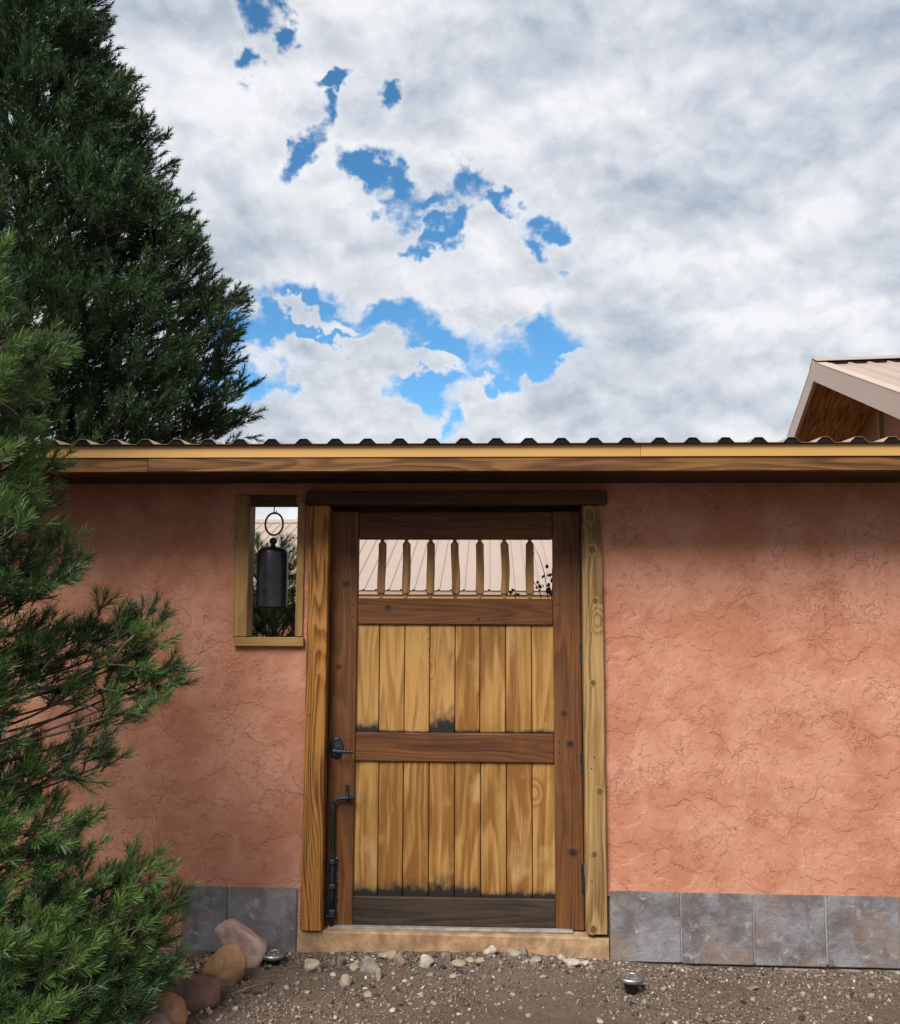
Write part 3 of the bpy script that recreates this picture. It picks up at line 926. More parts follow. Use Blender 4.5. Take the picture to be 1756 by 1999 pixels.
# lever handle on an oval plate
hp = P(657, 1459, GY)
handle = empty('handle', (hp.x, GY, hp.z), gate)
bm = bmesh.new()
prof = [(1.0, 0.0), (1.0, -0.004), (0.9, -0.008), (0.72, -0.010), (0.62, -0.009), (0.45, -0.012), (0.0, -0.014)]
rings = []
for (s_, yy) in prof[:-1]:
    rings.append([bm.verts.new((0.031 * s_ * math.cos(2 * math.pi * q / 28), yy, 0.050 * s_ * math.sin(2 * math.pi * q / 28))) for q in range(28)])
tip = bm.verts.new((0, -0.014, 0))
for i in range(len(rings) - 1):
    for q in range(28):
        bm.faces.new((rings[i][q], rings[i][(q + 1) % 28], rings[i + 1][(q + 1) % 28], rings[i + 1][q]))
for q in range(28):
    bm.faces.new((rings[-1][q], rings[-1][(q + 1) % 28], tip))
bm_link('escutcheon', bm, M_IRON, handle, (hp.x, GY - 0.0005, hp.z), smooth=True)
tb = Tubes(12)
tb.add([(0, -0.010, -0.008), (0, -0.05, -0.008)], [0.012, 0.010])
tb.build('spindle', M_IRON, handle, (hp.x, GY, hp.z))
tb = Tubes(10)
pts, rad = [], []
for i in range(25):
    t_ = i / 24
    pts.append((-0.008 + 0.092 * t_, -0.054 - 0.006 * math.sin(t_ * 3.1), -0.009 - 0.003 * t_))
    rad.append((0.0088 - 0.0015 * t_) * (1 + 0.16 * math.sin(t_ * 34)) if t_ < 0.9 else 0.0088)
tb.add(pts, rad)
tb.build('lever', M_IRON, handle, (hp.x, GY, hp.z))

# cane bolt
cb = P(648, 1700, GY)
bolt = empty('cane_bolt', (cb.x, GY, cb.z), gate)
YB = GY - 0.022
a = [P(*q, YB) for q in ((694, 1557.5), (676, 1557.5), (664, 1558), (656, 1560.5), (651.5, 1567), (650.3, 1578), (649.5, 1640), (648, 1740), (645.5, 1831))]
tb = Tubes(12)
tb.add([p - wloc(bolt) for p in a], 0.0078)
tb.build('rod', M_IRON, bolt, wloc(bolt))
q0, q1 = P(678, 1531, GY), P(678, 1562, GY)
box('keeper_plate', q0.x - 0.0085, q0.x + 0.0085, GY - 0.006, GY + 0.0005, q1.z, q0.z, M_IRON, bolt, 0.002)
tb = Tubes(8)
ce = P(678, 1557.5, YB)
tb.add([(ce.x, GY, ce.z + 0.012), (ce.x, YB - 0.010, ce.z + 0.010), (ce.x, YB - 0.013, ce.z), (ce.x, YB - 0.010, ce.z - 0.010), (ce.x, GY, ce.z - 0.012)], 0.004)
tb.build('keeper_hook', M_IRON, bolt)
# wavy-edged guide bracket around the rod
g0, g1 = P(650, 1676, GY), P(647, 1786, GY)
bm = bmesh.new()
n = 40
L, Rr = [], []
for i in range(n + 1):
    t_ = i / n
    zz = g0.z + (g1.z - g0.z) * t_
    xc = g0.x + (g1.x - g0.x) * t_
    wv = 0.0035 * math.sin(t_ * 46) + 0.002 * math.sin(t_ * 19)
    L.append((bm.verts.new((xc - 0.020 + wv * 0.6, GY - 0.007, zz)), bm.verts.new((xc - 0.020 + wv * 0.6, GY + 0.0005, zz))))
    Rr.append((bm.verts.new((xc + 0.021 + wv, GY - 0.007, zz)), bm.verts.new((xc + 0.021 + wv, GY + 0.0005, zz))))
for i in range(n):
    bm.faces.new((L[i][0], Rr[i][0], Rr[i + 1][0], L[i + 1][0]))
    bm.faces.new((L[i][1], L[i][0], L[i + 1][0], L[i + 1][1]))
    bm.faces.new((Rr[i][0], Rr[i][1], Rr[i + 1][1], Rr[i + 1][0]))
bm_link('guide_plate', bm, M_IRON, bolt)
for zpx in (1682, 1730, 1780):
    zc = P(648, zpx, YB)
    box('guide_loop', zc.x - 0.014, zc.x + 0.014, YB - 0.0125, GY - 0.006, zc.z - 0.012, zc.z + 0.012, M_IRON, bolt, 0.004)
zc = P(646.5, 1787, YB)
box('guide_flange', zc.x - 0.022, zc.x + 0.018, YB - 0.013, GY, zc.z - 0.0025, zc.z + 0.0025, M_IRON, bolt, 0.001)
zc = P(656.5, 1675, GY - 0.009)
bm = bmesh.new()
bmesh.ops.create_uvsphere(bm, u_segments=10, v_segments=6, radius=0.004)
bm_link('screw', bm, M_STEEL, bolt, zc, smooth=True)

# hinges on the right
for (pt, pb) in ((1058, 1092), (1256, 1296), (1470, 1508), (1685, 1745)):
    hx = P(1136.5 + (pt - 1058) * 0.008, (pt + pb) / 2, GY - 0.006)
    zt_h, zb_h = P(1137, pt, GY).z, P(1137, pb, GY).z
    hg = empty('hinge', (hx.x, GY - 0.006, zb_h), gate)
    tb = Tubes(10)
    tb.add([(hx.x, GY - 0.008, zb_h), (hx.x, GY - 0.008, zt_h)], 0.0062)
    tb.build('knuckle', M_IRON, hg)
    box('leaf', hx.x - 0.016, hx.x, GY - 0.003, GY + 0.0006, zb_h + 0.003, zt_h - 0.003, M_IRON, hg, 0.0008)

# ------------------------------------------------------------------ bell
BY = 0.035
bt = P(533, 1067, BY)
bb = P(533, 1187, BY)
bell = empty('wind_bell', (bt.x, BY, bb.z))
tag(bell, 'black cylindrical metal bell on a ring hanging in the wall window', 'bell')
br = (P(562.5, 1130, BY).x - P(503, 1130, BY).x) / 2
Hb = bt.z - bb.z
bm = bmesh.new()
prof = [(br * 0.10, Hb), (br * 0.45, Hb - 0.003), (br * 0.76, Hb - 0.009), (br * 0.93, Hb - 0.018), (br * 0.985, Hb - 0.030), (br, Hb * 0.5), (br * 1.005, 0.01), (br * 1.01, 0.0),
        (br * 0.96, 0.0), (br * 0.95, 0.012), (br * 0.94, Hb * 0.5), (br * 0.9, Hb - 0.04), (br * 0.4, Hb - 0.012)]
S = 48
rings = []
for (r_, z_) in prof:
    rings.append([bm.verts.new((r_ * math.cos(2 * math.pi * q / S), r_ * math.sin(2 * math.pi * q / S), z_)) for q in range(S)])
for i in range(len(rings) - 1):
    for q in range(S):
        bm.faces.new((rings[i][q], rings[i][(q + 1) % S], rings[i + 1][(q + 1) % S], rings[i + 1][q]))
bm.faces.new(rings[0])
bm_link('bell_body', bm, M_BELL, bell, wloc(bell), smooth=True)
bm = bmesh.new()                               # turned neck and ball
prof = [(0.020, 0.0), (0.016, 0.006), (0.0105, 0.010), (0.0100, 0.018), (0.014, 0.022), (0.0175, 0.030), (0.0185, 0.037), (0.0165, 0.045), (0.010, 0.052), (0.002, 0.055)]
rings = [[bm.verts.new((r_ * math.cos(2 * math.pi * q / 20), r_ * math.sin(2 * math.pi * q / 20), Hb - 0.003 + z_ * 0.82)) for q in range(20)] for (r_, z_) in prof]
for i in range(len(rings) - 1):
    for q in range(20):
        bm.faces.new((rings[i][q], rings[i][(q + 1) % 20], rings[i + 1][(q + 1) % 20], rings[i + 1][q]))
bm_link('neck', bm, M_BELL, bell, wloc(bell), smooth=True)
rc = P(535, 1023, BY)
rx_, rz_ = 18.2 / F * (DIST + BY), 22.0 / F * (DIST + BY)
tb = Tubes(10)
pts = [(rc.x + rx_ * math.cos(t_), BY - 0.006 * math.cos(t_), rc.z + rz_ * math.sin(t_)) for t_ in np.linspace(0, 2 * math.pi, 49)]
tb.add(pts, 0.0047, cap=False)
tb.build('ring', M_BELL, bell)
tb = Tubes(8)
hk = [P(*q, BY) for q in ((535.5, 984), (535.2, 994), (534.6, 1000), (536.2, 1003.5), (538.5, 1001.5), (539.6, 997))]
tb.add(hk, [0.0026, 0.0026, 0.0028, 0.003, 0.0028, 0.002])
tb.build('hook', M_BELL, bell)
for zpx, wd, hh in ((1161.5, 15, 2.0), (1171, 15, 2.0)):
    c = P(527, zpx, BY - br)
    hw = wd / F * DIST / 2
    bm = bmesh.new()
    rows = []
    for i in range(9):
        t_ = -1 + 2 * i / 8
        ang = math.asin(max(-0.99, min(0.99, (c.x + t_ * hw - bt.x) / br)))
        ro = br * 1.012
        for s_ in ():
            pass
        rows.append([bm.verts.new((bt.x + ro * math.sin(ang), BY - ro * math.cos(ang), c.z + s_ * 0.0026)) for s_ in (-1, 1)])
    for i in range(8):
        bm.faces.new((rows[i][0], rows[i + 1][0], rows[i + 1][1], rows[i][1]))
    bm_link('slot', bm, M_BLACK, bell)
c = P(526.5, 1166.3, BY - br)
ang = math.asin((c.x - bt.x) / br)
bm = bmesh.new()
bmesh.ops.create_circle(bm, cap_ends=True, segments=14, radius=0.0042, matrix=Matrix.Rotation(ang, 4, 'Z') @ Matrix.Rotation(R(90), 4, 'X'))
bm_link('dot', bm, M_BLACK, bell, (bt.x + br * 1.013 * math.sin(ang), BY - br * 1.013 * math.cos(ang), c.z))
tb = Tubes(6)
for pxs in ((514, 516), (530, 528)):
    q0, q1 = P(pxs[0], 1180, BY), P(pxs[1], 1238, BY)
    tb.add([q0, (q0 + q1) / 2 + Vector((0.002, 0, 0)), q1], 0.0011)
tb.build('cord', M_BLACK, bell)

# ------------------------------------------------------------------ houses behind
def sheet_run(parent, origin, dirx, slopev, n_sheets, pitch, length, mat, first=0.0, per=4):
    """ribbed sheets side by side: origin at the eave corner, dirx along the eave, slopev up the slope"""
    me = ribbed_mesh('roof_sheet', per, pitch, pitch * 0.24, pitch * 0.09, 0.022, length, mat)
    dx, dy = Vector(dirx).normalized(), Vector(slopev).normalized()
    dz = dx.cross(dy)
    for k in range(n_sheets):
        o = bpy.data.objects.new('roof_sheet', me)
        col.objects.link(o)
        o.parent = parent
        oo = Vector(origin) + dx * (first + k * pitch * per)
        o.matrix_local = Matrix(((dx.x, dy.x, dz.x, oo.x), (dx.y, dy.y, dz.y, oo.y), (dx.z, dy.z, dz.z, oo.z), (0, 0, 0, 1)))

# long house seen through the gate
HY = 13.0
ev = P(700, 1152, HY)
ev2 = P(1040, 1152, HY)
house = empty('house', (-2.5, HY, 0))
tag(house, 'low house with a long pale tan ribbed metal roof behind the gate', 'house')
pt_h = math.tan(R(18.4))
rg_target = P(530, 1018, HY)
# ridge distance so that it shows in the wall window where the photograph has it
r_ = ray(530, 1018)
k1 = r_.z / r_.y
run = (ev.z - EYE - k1 * (HY + DIST)) / (k1 - pt_h)
rise = run * pt_h
W0, W1 = -13.0, 5.0
L_ = math.hypot(run, rise)
ns = int((W1 - W0) / (0.23 * 4))
sheet_run(house, (W0 + 2.5, 0, ev.z), (1, 0, 0), (0, run, rise), ns, 0.23, L_, M_ROOFTAN)
sheet_run(house, (W0 + ns * 0.92 + 2.5, 2 * run, ev.z), (-1, 0, 0), (0, -run, rise), ns, 0.23, L_, M_ROOFTAN)
hx0, hx1 = W0 + 2.5, W0 + ns * 0.92 + 2.5
def hbox(name, x0, x1, y0, y1, z0, z1, mat, bev=0.0):
    return box(name, x0, x1, y0, y1, z0, z1, mat, house, bev, local=True)
hbox('eave_trim', hx0, hx1, 0.02, 0.05, ev.z - 0.075, ev.z - 0.012, M_ROOFTAN)
hbox('dark_rib_fill', hx0, hx1, 0.051, 0.075, ev.z - 0.014, ev.z + 0.012, M_DARKFILL)
hbox('fascia', hx0, hx1, 0.055, 0.085, ev.z - 0.26, ev.z - 0.015, M_HOUSETRIM)
hbox('soffit', hx0, hx1, 0.086, 0.49, ev.z - 0.26, ev.z - 0.24, M_HOUSETRIM)
wl = hbox('wall', hx0 + 0.4, hx1 - 0.4, 0.5, 2 * run - 0.5, -0.3, ev.z - 0.05, M_HOUSEWALL)
bm = bmesh.new()
for s_ in (-1, 1):
    pass
rv = [(hx0, run - 0.22, ev.z + rise - 0.22 * pt_h + 0.025), (hx0, run, ev.z + rise + 0.055), (hx0, run + 0.22, ev.z + rise - 0.22 * pt_h + 0.025)]
A_ = [bm.verts.new(q) for q in rv]
B_ = [bm.verts.new((hx1, q[1], q[2])) for q in rv]
A2 = [bm.verts.new((q[0], q[1], q[2] - 0.006)) for q in rv]
B2 = [bm.verts.new((hx1, q[1], q[2] - 0.006)) for q in rv]
for i in range(2):
    bm.faces.new((A_[i], B_[i], B_[i + 1], A_[i + 1]))
    bm.faces.new((A2[i], A2[i + 1], B2[i + 1], B2[i]))
bm.faces.new((A_[0], A2[0], B2[0], B_[0]))
bm.faces.new((A_[2], B_[2], B2[2], A2[2]))
bm_link('ridge_cap', bm, M_ROOFTAN, house, local=True)
M_WIN = plain('window glass', (0.03, 0.035, 0.04), 0.1, 0, 0.2, 5, 0.6, 0)
for k in range(4):
    xx = hx0 + 2.5 + k * 4.0
    f_ = hbox('window', xx, xx + 1.2, 0.46, 0.499, 0.75, 1.55, M_HOUSETRIM)
    g_ = box('pane', xx + 0.08, xx + 1.12, 0.45, 0.459, 0.83, 1.47, M_WIN, None, 0)
    g_.parent = f_
    g_.location = g_.location - f_.location

# gabled house on the right: ridge nearly along the wall, gable facing left
pk = P(1591, 707, 7.6)
gh = empty('gabled_house', (pk.x, pk.y, 0))
gh.rotation_euler.z = R(-6.0)
tag(gh, 'gabled house on the right with tan metal roof and plywood gable soffit', 'house')
tg = 0.37
def gl(v):
    v = Vector(v) - Vector((pk.x, pk.y, 0))
    return Matrix.Rotation(R(6.0), 3, 'Z') @ v
c_l, r_l = gl(CAM), Matrix.Rotation(R(6.0), 3, 'Z') @ ray(1703, 800)
tt = (pk.z - 0.08 - tg * c_l.y - c_l.z) / (r_l.z + tg * r_l.y)
OV = c_l.x + r_l.x * tt                         # how far the roof oversails the gable wall
def on_gable(px, py):
    r = Matrix.Rotation(R(6.0), 3, 'Z') @ ray(px, py)
    return c_l + r * ((OV - c_l.x) / r.x)
print('gable oversail', OV)
ca = math.atan(tg)
RUN, LEN = 3.6, 7.36
zr = pk.z
Ls = RUN / math.cos(ca)
sheet_run(gh, (0.02, -RUN, zr - RUN * tg - 0.02), (1, 0, 0), (0, RUN, RUN * tg), 8, 0.23, Ls - 0.05, M_ROOFTAN)
sheet_run(gh, (0.02 + LEN, RUN, zr - RUN * tg - 0.02), (-1, 0, 0), (0, -RUN, RUN * tg), 8, 0.23, Ls - 0.05, M_ROOFTAN)

def prism(name, pts, x0, x1, mat, parent):
    """closed prism from a polygon in local (y, z), pushed along x"""
    bm = bmesh.new()
    a = [bm.verts.new((x0, p[0], p[1])) for p in pts]
    b = [bm.verts.new((x1, p[0], p[1])) for p in pts]
    bm.faces.new(a[::-1])
    bm.faces.new(b)
    n = len(pts)
    for i in range(n):
        bm.faces.new((a[i], a[(i + 1) % n], b[(i + 1) % n], b[i]))
    return bm_link(name, bm, mat, parent, local=True)
TH = 0.25                                      # depth of the rake trim
for s_ in (-1, 1):
    e = s_ * RUN
    g0 = s_ * 0.004
    prism('rake_trim', [(g0, zr + 0.005), (e, zr - RUN * tg + 0.005), (e, zr - RUN * tg - TH), (g0, zr - TH)], -0.03, 0.015, M_RAKE, gh)
    prism('rake_flange', [(g0, zr + 0.012), (e, zr - RUN * tg + 0.012), (e, zr - RUN * tg + 0.006), (g0, zr + 0.006)], -0.034, 0.09, M_RAKE, gh)
    prism('soffit_plywood', [(g0, zr - 0.055), (e, zr - RUN * tg - 0.055), (e, zr - RUN * tg - 0.08), (g0, zr - 0.08)], 0.016, OV - 0.002, M_PLY, gh)
    prism('ridge_cap', [(s_ * 0.002, zr + 0.055), (s_ * 0.19, zr - 0.19 * tg + 0.042), (s_ * 0.19, zr - 0.19 * tg + 0.034), (s_ * 0.002, zr + 0.047)], -0.035, LEN, M_ROOFTAN, gh)
    prism('ridge_closure', [(s_ * 0.11, zr - 0.11 * tg + 0.012), (s_ * 0.175, zr - 0.175 * tg + 0.012), (s_ * 0.175, zr - 0.175 * tg - 0.019), (s_ * 0.11, zr - 0.11 * tg - 0.019)], 0.10, LEN, M_DARKFILL, gh)
prism('rake_cap', [(-0.13, zr - 0.13 * tg + 0.012), (0, zr + 0.03), (0.13, zr - 0.13 * tg + 0.012), (0.10, zr - TH - 0.012), (-0.10, zr - TH - 0.012)], -0.036, -0.031, M_RAKE, gh)
prism('gable_wall', [(-RUN + 0.5, -0.3), (RUN - 0.5, -0.3), (RUN - 0.5, zr - (RUN - 0.5) * tg - 0.085), (0, zr - 0.085), (-RUN + 0.5, zr - (RUN - 0.5) * tg - 0.085)], OV, LEN - 0.5, M_HOUSEWALL, gh)
b0, b1 = on_gable(1711, 811), on_gable(1725, 870)
box('bracket', OV - 0.05, OV - 0.002, min(b0.y, b1.y), min(b0.y, b1.y) + 0.09, b1.z - 0.5, b0.z, M_LUMBER, gh, 0.004, local=True)
box('bracket', OV - 0.05, OV - 0.002, -1.11, -1.02, zr - 1.35, zr - 0.62, M_LUMBER, gh, 0.004, local=True)

# ------------------------------------------------------------------ pines
rng = np.random.default_rng(11)

def twig_template(nn, L, nl, wd, tri=False):
    t_ = rng.uniform(0.0, 1.0, nn) ** 0.8
    a = np.radians(rng.uniform(32, 68, nn) * (1 - 0.55 * t_ ** 3))
    ph = rng.uniform(0, 2 * np.pi, nn)
    ln = nl * rng.uniform(0.75, 1.12, nn)
    base = np.stack([0 * t_, 0 * t_, t_ * L], 1)
    rad = np.stack([np.cos(ph), np.sin(ph), 0 * ph], 1)
    dr = rad * np.sin(a)[:, None] + np.array([0, 0, 1.0]) * np.cos(a)[:, None]
    side = np.cross(dr, rng.normal(size=(nn, 3)))
    side /= np.linalg.norm(side, axis=1)[:, None]
    side *= wd / 2
    tipv = base + dr * ln[:, None]
    tipv[:, 2] += 0.10 * ln                     # needles curve a little towards the tip
    if tri:
        v = np.stack([base - side, base + side, tipv], 1)
    else:
        mid = base + dr * ln[:, None] * 0.55
        v = np.stack([base - side * 0.7, base + side * 0.7, tipv + side * 0.35, tipv - side * 0.35], 1)
    return v                                   # (nn, k, 3)

def frames(dirs):
    z = dirs / np.linalg.norm(dirs, axis=1)[:, None]
    r = rng.normal(size=z.shape)
    x = np.cross(r, z)
    x /= np.linalg.norm(x, axis=1)[:, None]
    y = np.cross(z, x)
    return np.stack([x, y, z], 2)              # columns

def build_needles(name, pos, dirs, scl, tint, templates, parent, ref, palette):
    pos, dirs, scl = np.array(pos), np.array(dirs), np.array(scl)
    Rm = frames(dirs)
    N = len(pos)
    which = rng.integers(0, len(templates), N)
    V, C = [], []
    k = templates[0].shape[1]
    pal = np.array(palette)
    for ti, tp in enumerate(templates):
        s = np.where(which == ti)[0]
        if not len(s): continue
        nn = tp.shape[0]
        pts = np.einsum('nij,mj->nmi', Rm[s], tp.reshape(-1, 3)) * scl[s][:, None, None] + pos[s][:, None, :]
        V.append(pts.reshape(-1, 3))
        u = np.clip(tint[s][:, None] + rng.normal(0, 0.16, (len(s), nn)), 0, 1)
        c = pal[0] * (1 - u)[..., None] + pal[1] * u[..., None]
        dead = rng.random((len(s), nn)) < 0.012
        c[dead] = pal[2]
        pale = rng.random((len(s), nn)) < 0.035
        c[pale] = pal[3]
        c = np.repeat(c[:, :, None, :], k, 2).reshape(-1, 3)
        C.append(np.concatenate([c, np.ones((len(c), 1))], 1))
    V = np.concatenate(V) - np.array(ref)
    C = np.concatenate(C)
    Fx = np.arange(len(V)).reshape(-1, k)
    me = np_mesh(name, V, Fx, M_NEEDLE, C)
    return link(name, me, None, parent, ref)

def bez(a, b, c, n):
    t_ = np.linspace(0, 1, n)[:, None]
    return a * (1 - t_) ** 2 + 2 * b * t_ * (1 - t_) + c * t_ ** 2

def unit(v):
    return v / (np.linalg.norm(v) + 1e-9)

class Pine:
    def __init__(self, sides=5):
        self.tb = Tubes(sides)
        self.pos, self.dir, self.scl, self.tint = [], [], [], []
    def twig(self, p, d_, s, tn, L):
        self.pos.append(p); self.dir.append(d_); self.scl.append(s); self.tint.append(tn)
        d_ = unit(d_)
        self.tb.add([p - d_ * 0.015, p + d_ * L * s * 0.9], [0.0032 * s, 0.0015 * s], cap=False)
    def tuft(self, p, d_, s, tn, L, fan=2, wid=0.55):
        """a leading brush with side brushes at its foot"""
        d_ = unit(d_)
        self.twig(p, d_, s, tn, L)
        for q in range(fan):
            rd = unit(np.cross(d_, rng.normal(size=3)))
            self.twig(p + d_ * L * s * rng.uniform(-0.35, 0.25), unit(d_ + rd * rng.uniform(wid, 1.4 * wid) + np.array([0, 0, 0.12])), s * rng.uniform(0.65, 0.95), float(np.clip(tn + rng.normal(0, 0.12), 0, 1)), L)
    def bough(self, start, tip, reach, nshoot, L, r0=0.014, lift=0.12, fan=2, spread=0.8, s0=1.0, tn0=None, rise=0.22):
        mid = (start + tip) / 2 + np.array([0, 0, -lift]) + rng.normal(0, 0.03, 3)
        pl_ = bez(start, mid, tip, 12)
        ln = np.linalg.norm(np.diff(pl_, axis=0), axis=1)
        tot = ln.sum()
        self.tb.add(pl_[:-1], list(np.linspace(r0, 0.003, 11)), cap=False)
        cum = np.concatenate([[0], np.cumsum(ln)])
        tn = rng.uniform(0.0, 1.0) if tn0 is None else tn0
        ax = unit(tip - pl_[-4] + np.array([0, 0, 0.05]))
        self.tuft(tip - ax * L * 0.95, ax + rng.normal(0, 0.08, 3), s0 * rng.uniform(0.9, 1.1), tn, L, fan)
        for j in range(nshoot):
            back = 0.03 + reach * ((j + rng.random()) / nshoot)
            s_ = max(0.05 * tot, tot - L * 0.8 - back)
            p = np.array([np.interp(s_, cum, pl_[:, q]) for q in range(3)])
            i = min(10, int(np.searchsorted(cum, s_)))
            ax = unit(pl_[min(11, i + 1)] - pl_[max(0, i - 1)])
            rd = unit(np.cross(ax, rng.normal(size=3)))
            dd = unit(ax * rng.uniform(0.3, 0.8) + rd * spread + np.array([0, 0, rise]))
            shl = min(0.03 + back * 0.5, reach * rng.uniform(0.1, 0.5))
            e = p + dd * shl
            if shl > 0.02:
                self.tb.add([p, (p + e) / 2 + rng.normal(0, 0.004, 3), e], [0.004, 0.0032, 0.0024], cap=False)
            self.tuft(e, unit(dd + ax * 0.25 + np.array([0, 0, rise])), s0 * rng.uniform(0.75, 1.12), float(np.clip(tn + rng.normal(0, 0.15), 0, 1)), L, fan)

PAL_FRONT = [(0.013, 0.046, 0.015), (0.088, 0.165, 0.034), (0.30, 0.18, 0.08), (0.22, 0.29, 0.15)]
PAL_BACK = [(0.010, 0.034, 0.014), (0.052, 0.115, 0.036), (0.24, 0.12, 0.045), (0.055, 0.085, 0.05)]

# ---- the pine in front of the wall, at the left edge
def V3(px, py, Y):
    return np.array(P(px, py, Y))
front_tips = [
 (15,468,-1.2),(28,512,-1.2),(4,545,-1.3),(2,500,-1.1),(10,590,-1.2),
 (60,612,-1.1),(112,640,-1.1),(131,662,-1.1),(96,692,-1.2),(40,650,-1.3),(20,620,-1.3),(70,668,-1.15),(18,668,-1.2),(52,690,-1.25),
 (62,738,-1.2),(80,765,-1.2),(30,712,-1.4),(22,758,-1.3),(8,728,-1.2),
 (90,848,-1.0),(132,884,-1.0),(60,828,-1.2),(30,868,-1.4),(102,905,-1.0),(75,875,-1.1),(15,845,-1.2),(45,905,-1.2),
 (70,940,-1.2),(118,968,-1.1),(86,1000,-1.2),(30,978,-1.3),(52,1010,-1.4),(15,1010,-1.2),(20,935,-1.2),(62,972,-1.2),
 (120,1042,-1.1),(162,1046,-1.1),(177,1085,-1.1),(142,1112,-1.2),(92,1080,-1.2),(50,1060,-1.3),(30,1120,-1.3),(104,1142,-1.2),(60,1160,-1.2),(150,1080,-1.1),(15,1070,-1.2),(80,1115,-1.2),(18,1170,-1.2),
 (125,1205,-1.0),(78,1212,-1.1),(40,1240,-1.2),(15,1215,-1.2),(95,1250,-1.1),
 (192,1228,-0.9),(218,1215,-0.9),(160,1250,-0.95),
 (255,1192,-0.9),(262,1225,-0.9),(338,1196,-0.9),(342,1236,-0.9),(366,1308,-0.9),(332,1348,-0.95),(305,1262,-0.9),(345,1290,-0.9),(270,1300,-0.9),(318,1310,-0.9),(300,1240,-0.9),
 (270,1385,-0.9),(246,1474,-0.95),(205,1458,-1.0),(228,1430,-0.95),
 (122,1262,-1.1),(150,1300,-1.0),(182,1318,-1.0),(60,1300,-1.2),(20,1330,-1.2),(30,1385,-1.2),(20,1450,-1.2),(15,1280,-1.2),(55,1345,-1.2),
 (130,1445,-1.0),(100,1472,-1.0),(50,1480,-1.1),(20,1520,-1.2),(45,1430,-1.2),(125,1478,-1.05),
 (110,1540,-1.0),(160,1588,-1.0),(198,1580,-1.0),(206,1636,-1.0),(172,1662,-1.0),(80,1560,-1.1),(40,1600,-1.2),(104,1640,-1.1),(20,1660,-1.2),(62,1682,-1.2),(130,1610,-1.05),(15,1560,-1.2),(150,1630,-1.0),(90,1600,-1.1),(20,1610,-1.2),
 (110,1695,-1.1),(150,1728,-1.1),(212,1706,-1.0),(286,1682,-0.9),(316,1664,-0.9),(342,1688,-0.9),(272,1718,-0.9),(372,1738,-0.85),(345,1768,-0.9),(302,1790,-0.95),(232,1760,-1.0),(180,1780,-1.1),(120,1780,-1.2),(50,1750,-1.2),(20,1790,-1.2),(260,1755,-0.95),(320,1735,-0.9),(190,1720,-1.05),(80,1735,-1.1),(150,1765,-1.1),(15,1730,-1.2),(90,1790,-1.15),
 (340,1830,-0.85),(366,1862,-0.85),(320,1864,-0.9),(280,1850,-1.0),(232,1840,-1.1),(182,1850,-1.2),(120,1850,-1.2),(60,1840,-1.3),(300,1820,-0.95),(260,1815,-1.0),(205,1810,-1.1),(150,1820,-1.15),(345,1800,-0.9),(90,1830,-1.2),(20,1850,-1.25),
 (302,1900,-1.0),(252,1900,-1.1),(200,1910,-1.2),(150,1930,-1.2),(90,1920,-1.3),(30,1950,-1.3),(335,1885,-0.95),(270,1880,-1.05),(225,1880,-1.1),(170,1890,-1.15),(120,1900,-1.2),
 (290,1950,-1.05),(242,1970,-1.15),(182,1980,-1.2),(112,1990,-1.3),(60,1990,-1.3),(270,2005,-1.1),(300,1925,-1.02),(220,1945,-1.15),(265,1930,-1.1),(150,1975,-1.2),(215,2010,-1.2),(160,2020,-1.2),(90,1965,-1.25),(40,2010,-1.2),(270,1975,-1.1)]
tx, ty = V3(-330, 1500, -1.25)[0], -1.25
fp = Pine(5)
trunk_h = 3.35
tpts = [(tx + 0.05 * math.sin(z_ * 1.7), ty + 0.04 * math.cos(z_ * 1.3), z_) for z_ in np.linspace(-0.05, trunk_h, 16)]
fp.tb.add(tpts, list(np.linspace(0.085, 0.012, 16)))
Lf = 0.078
for (px, py, Y) in front_tips:
    tip = V3(px, py, Y + rng.uniform(-0.08, 0.08))
    dz_ = 0.30 + 0.25 * rng.random()
    st = np.array([tx, ty + rng.normal(0, 0.05), max(0.15, tip[2] - dz_ + 0.1)])
    lower = py > 1670
    mid_s = st + (tip - st) * 0.35 + np.array([0, 0, -0.05])
    fp.bough(mid_s if rng.random() < 0.5 else st, tip, 0.13 + 0.06 * rng.random(), 4, Lf, 0.006, 0.06, 2, 0.8, 1.0)
for k in range(90):                            # the rest of the tree, beyond the left edge
    z_ = rng.uniform(0.25, trunk_h - 0.05)
    rr = 0.62 * (1 - (z_ / (trunk_h + 0.3)) ** 2.2) + 0.1
    an = rng.uniform(0, 2 * math.pi)
    if math.cos(an) > 0.25: continue
    tip = np.array([tx + rr * math.cos(an), ty + rr * math.sin(an), z_ + 0.15])
    fp.bough(np.array([tx, ty, max(0.1, z_ - 0.2)]), tip, 0.45, 9, Lf, 0.012, 0.05, 2, 0.8, 1.25)
ftree = empty('pine_tree', (tx, ty, 0))
tag(ftree, 'bright green pine reaching in front of the wall from the left edge', 'tree')
fp.tb.build('trunk', M_BARKD, ftree, (0, 0, 0))
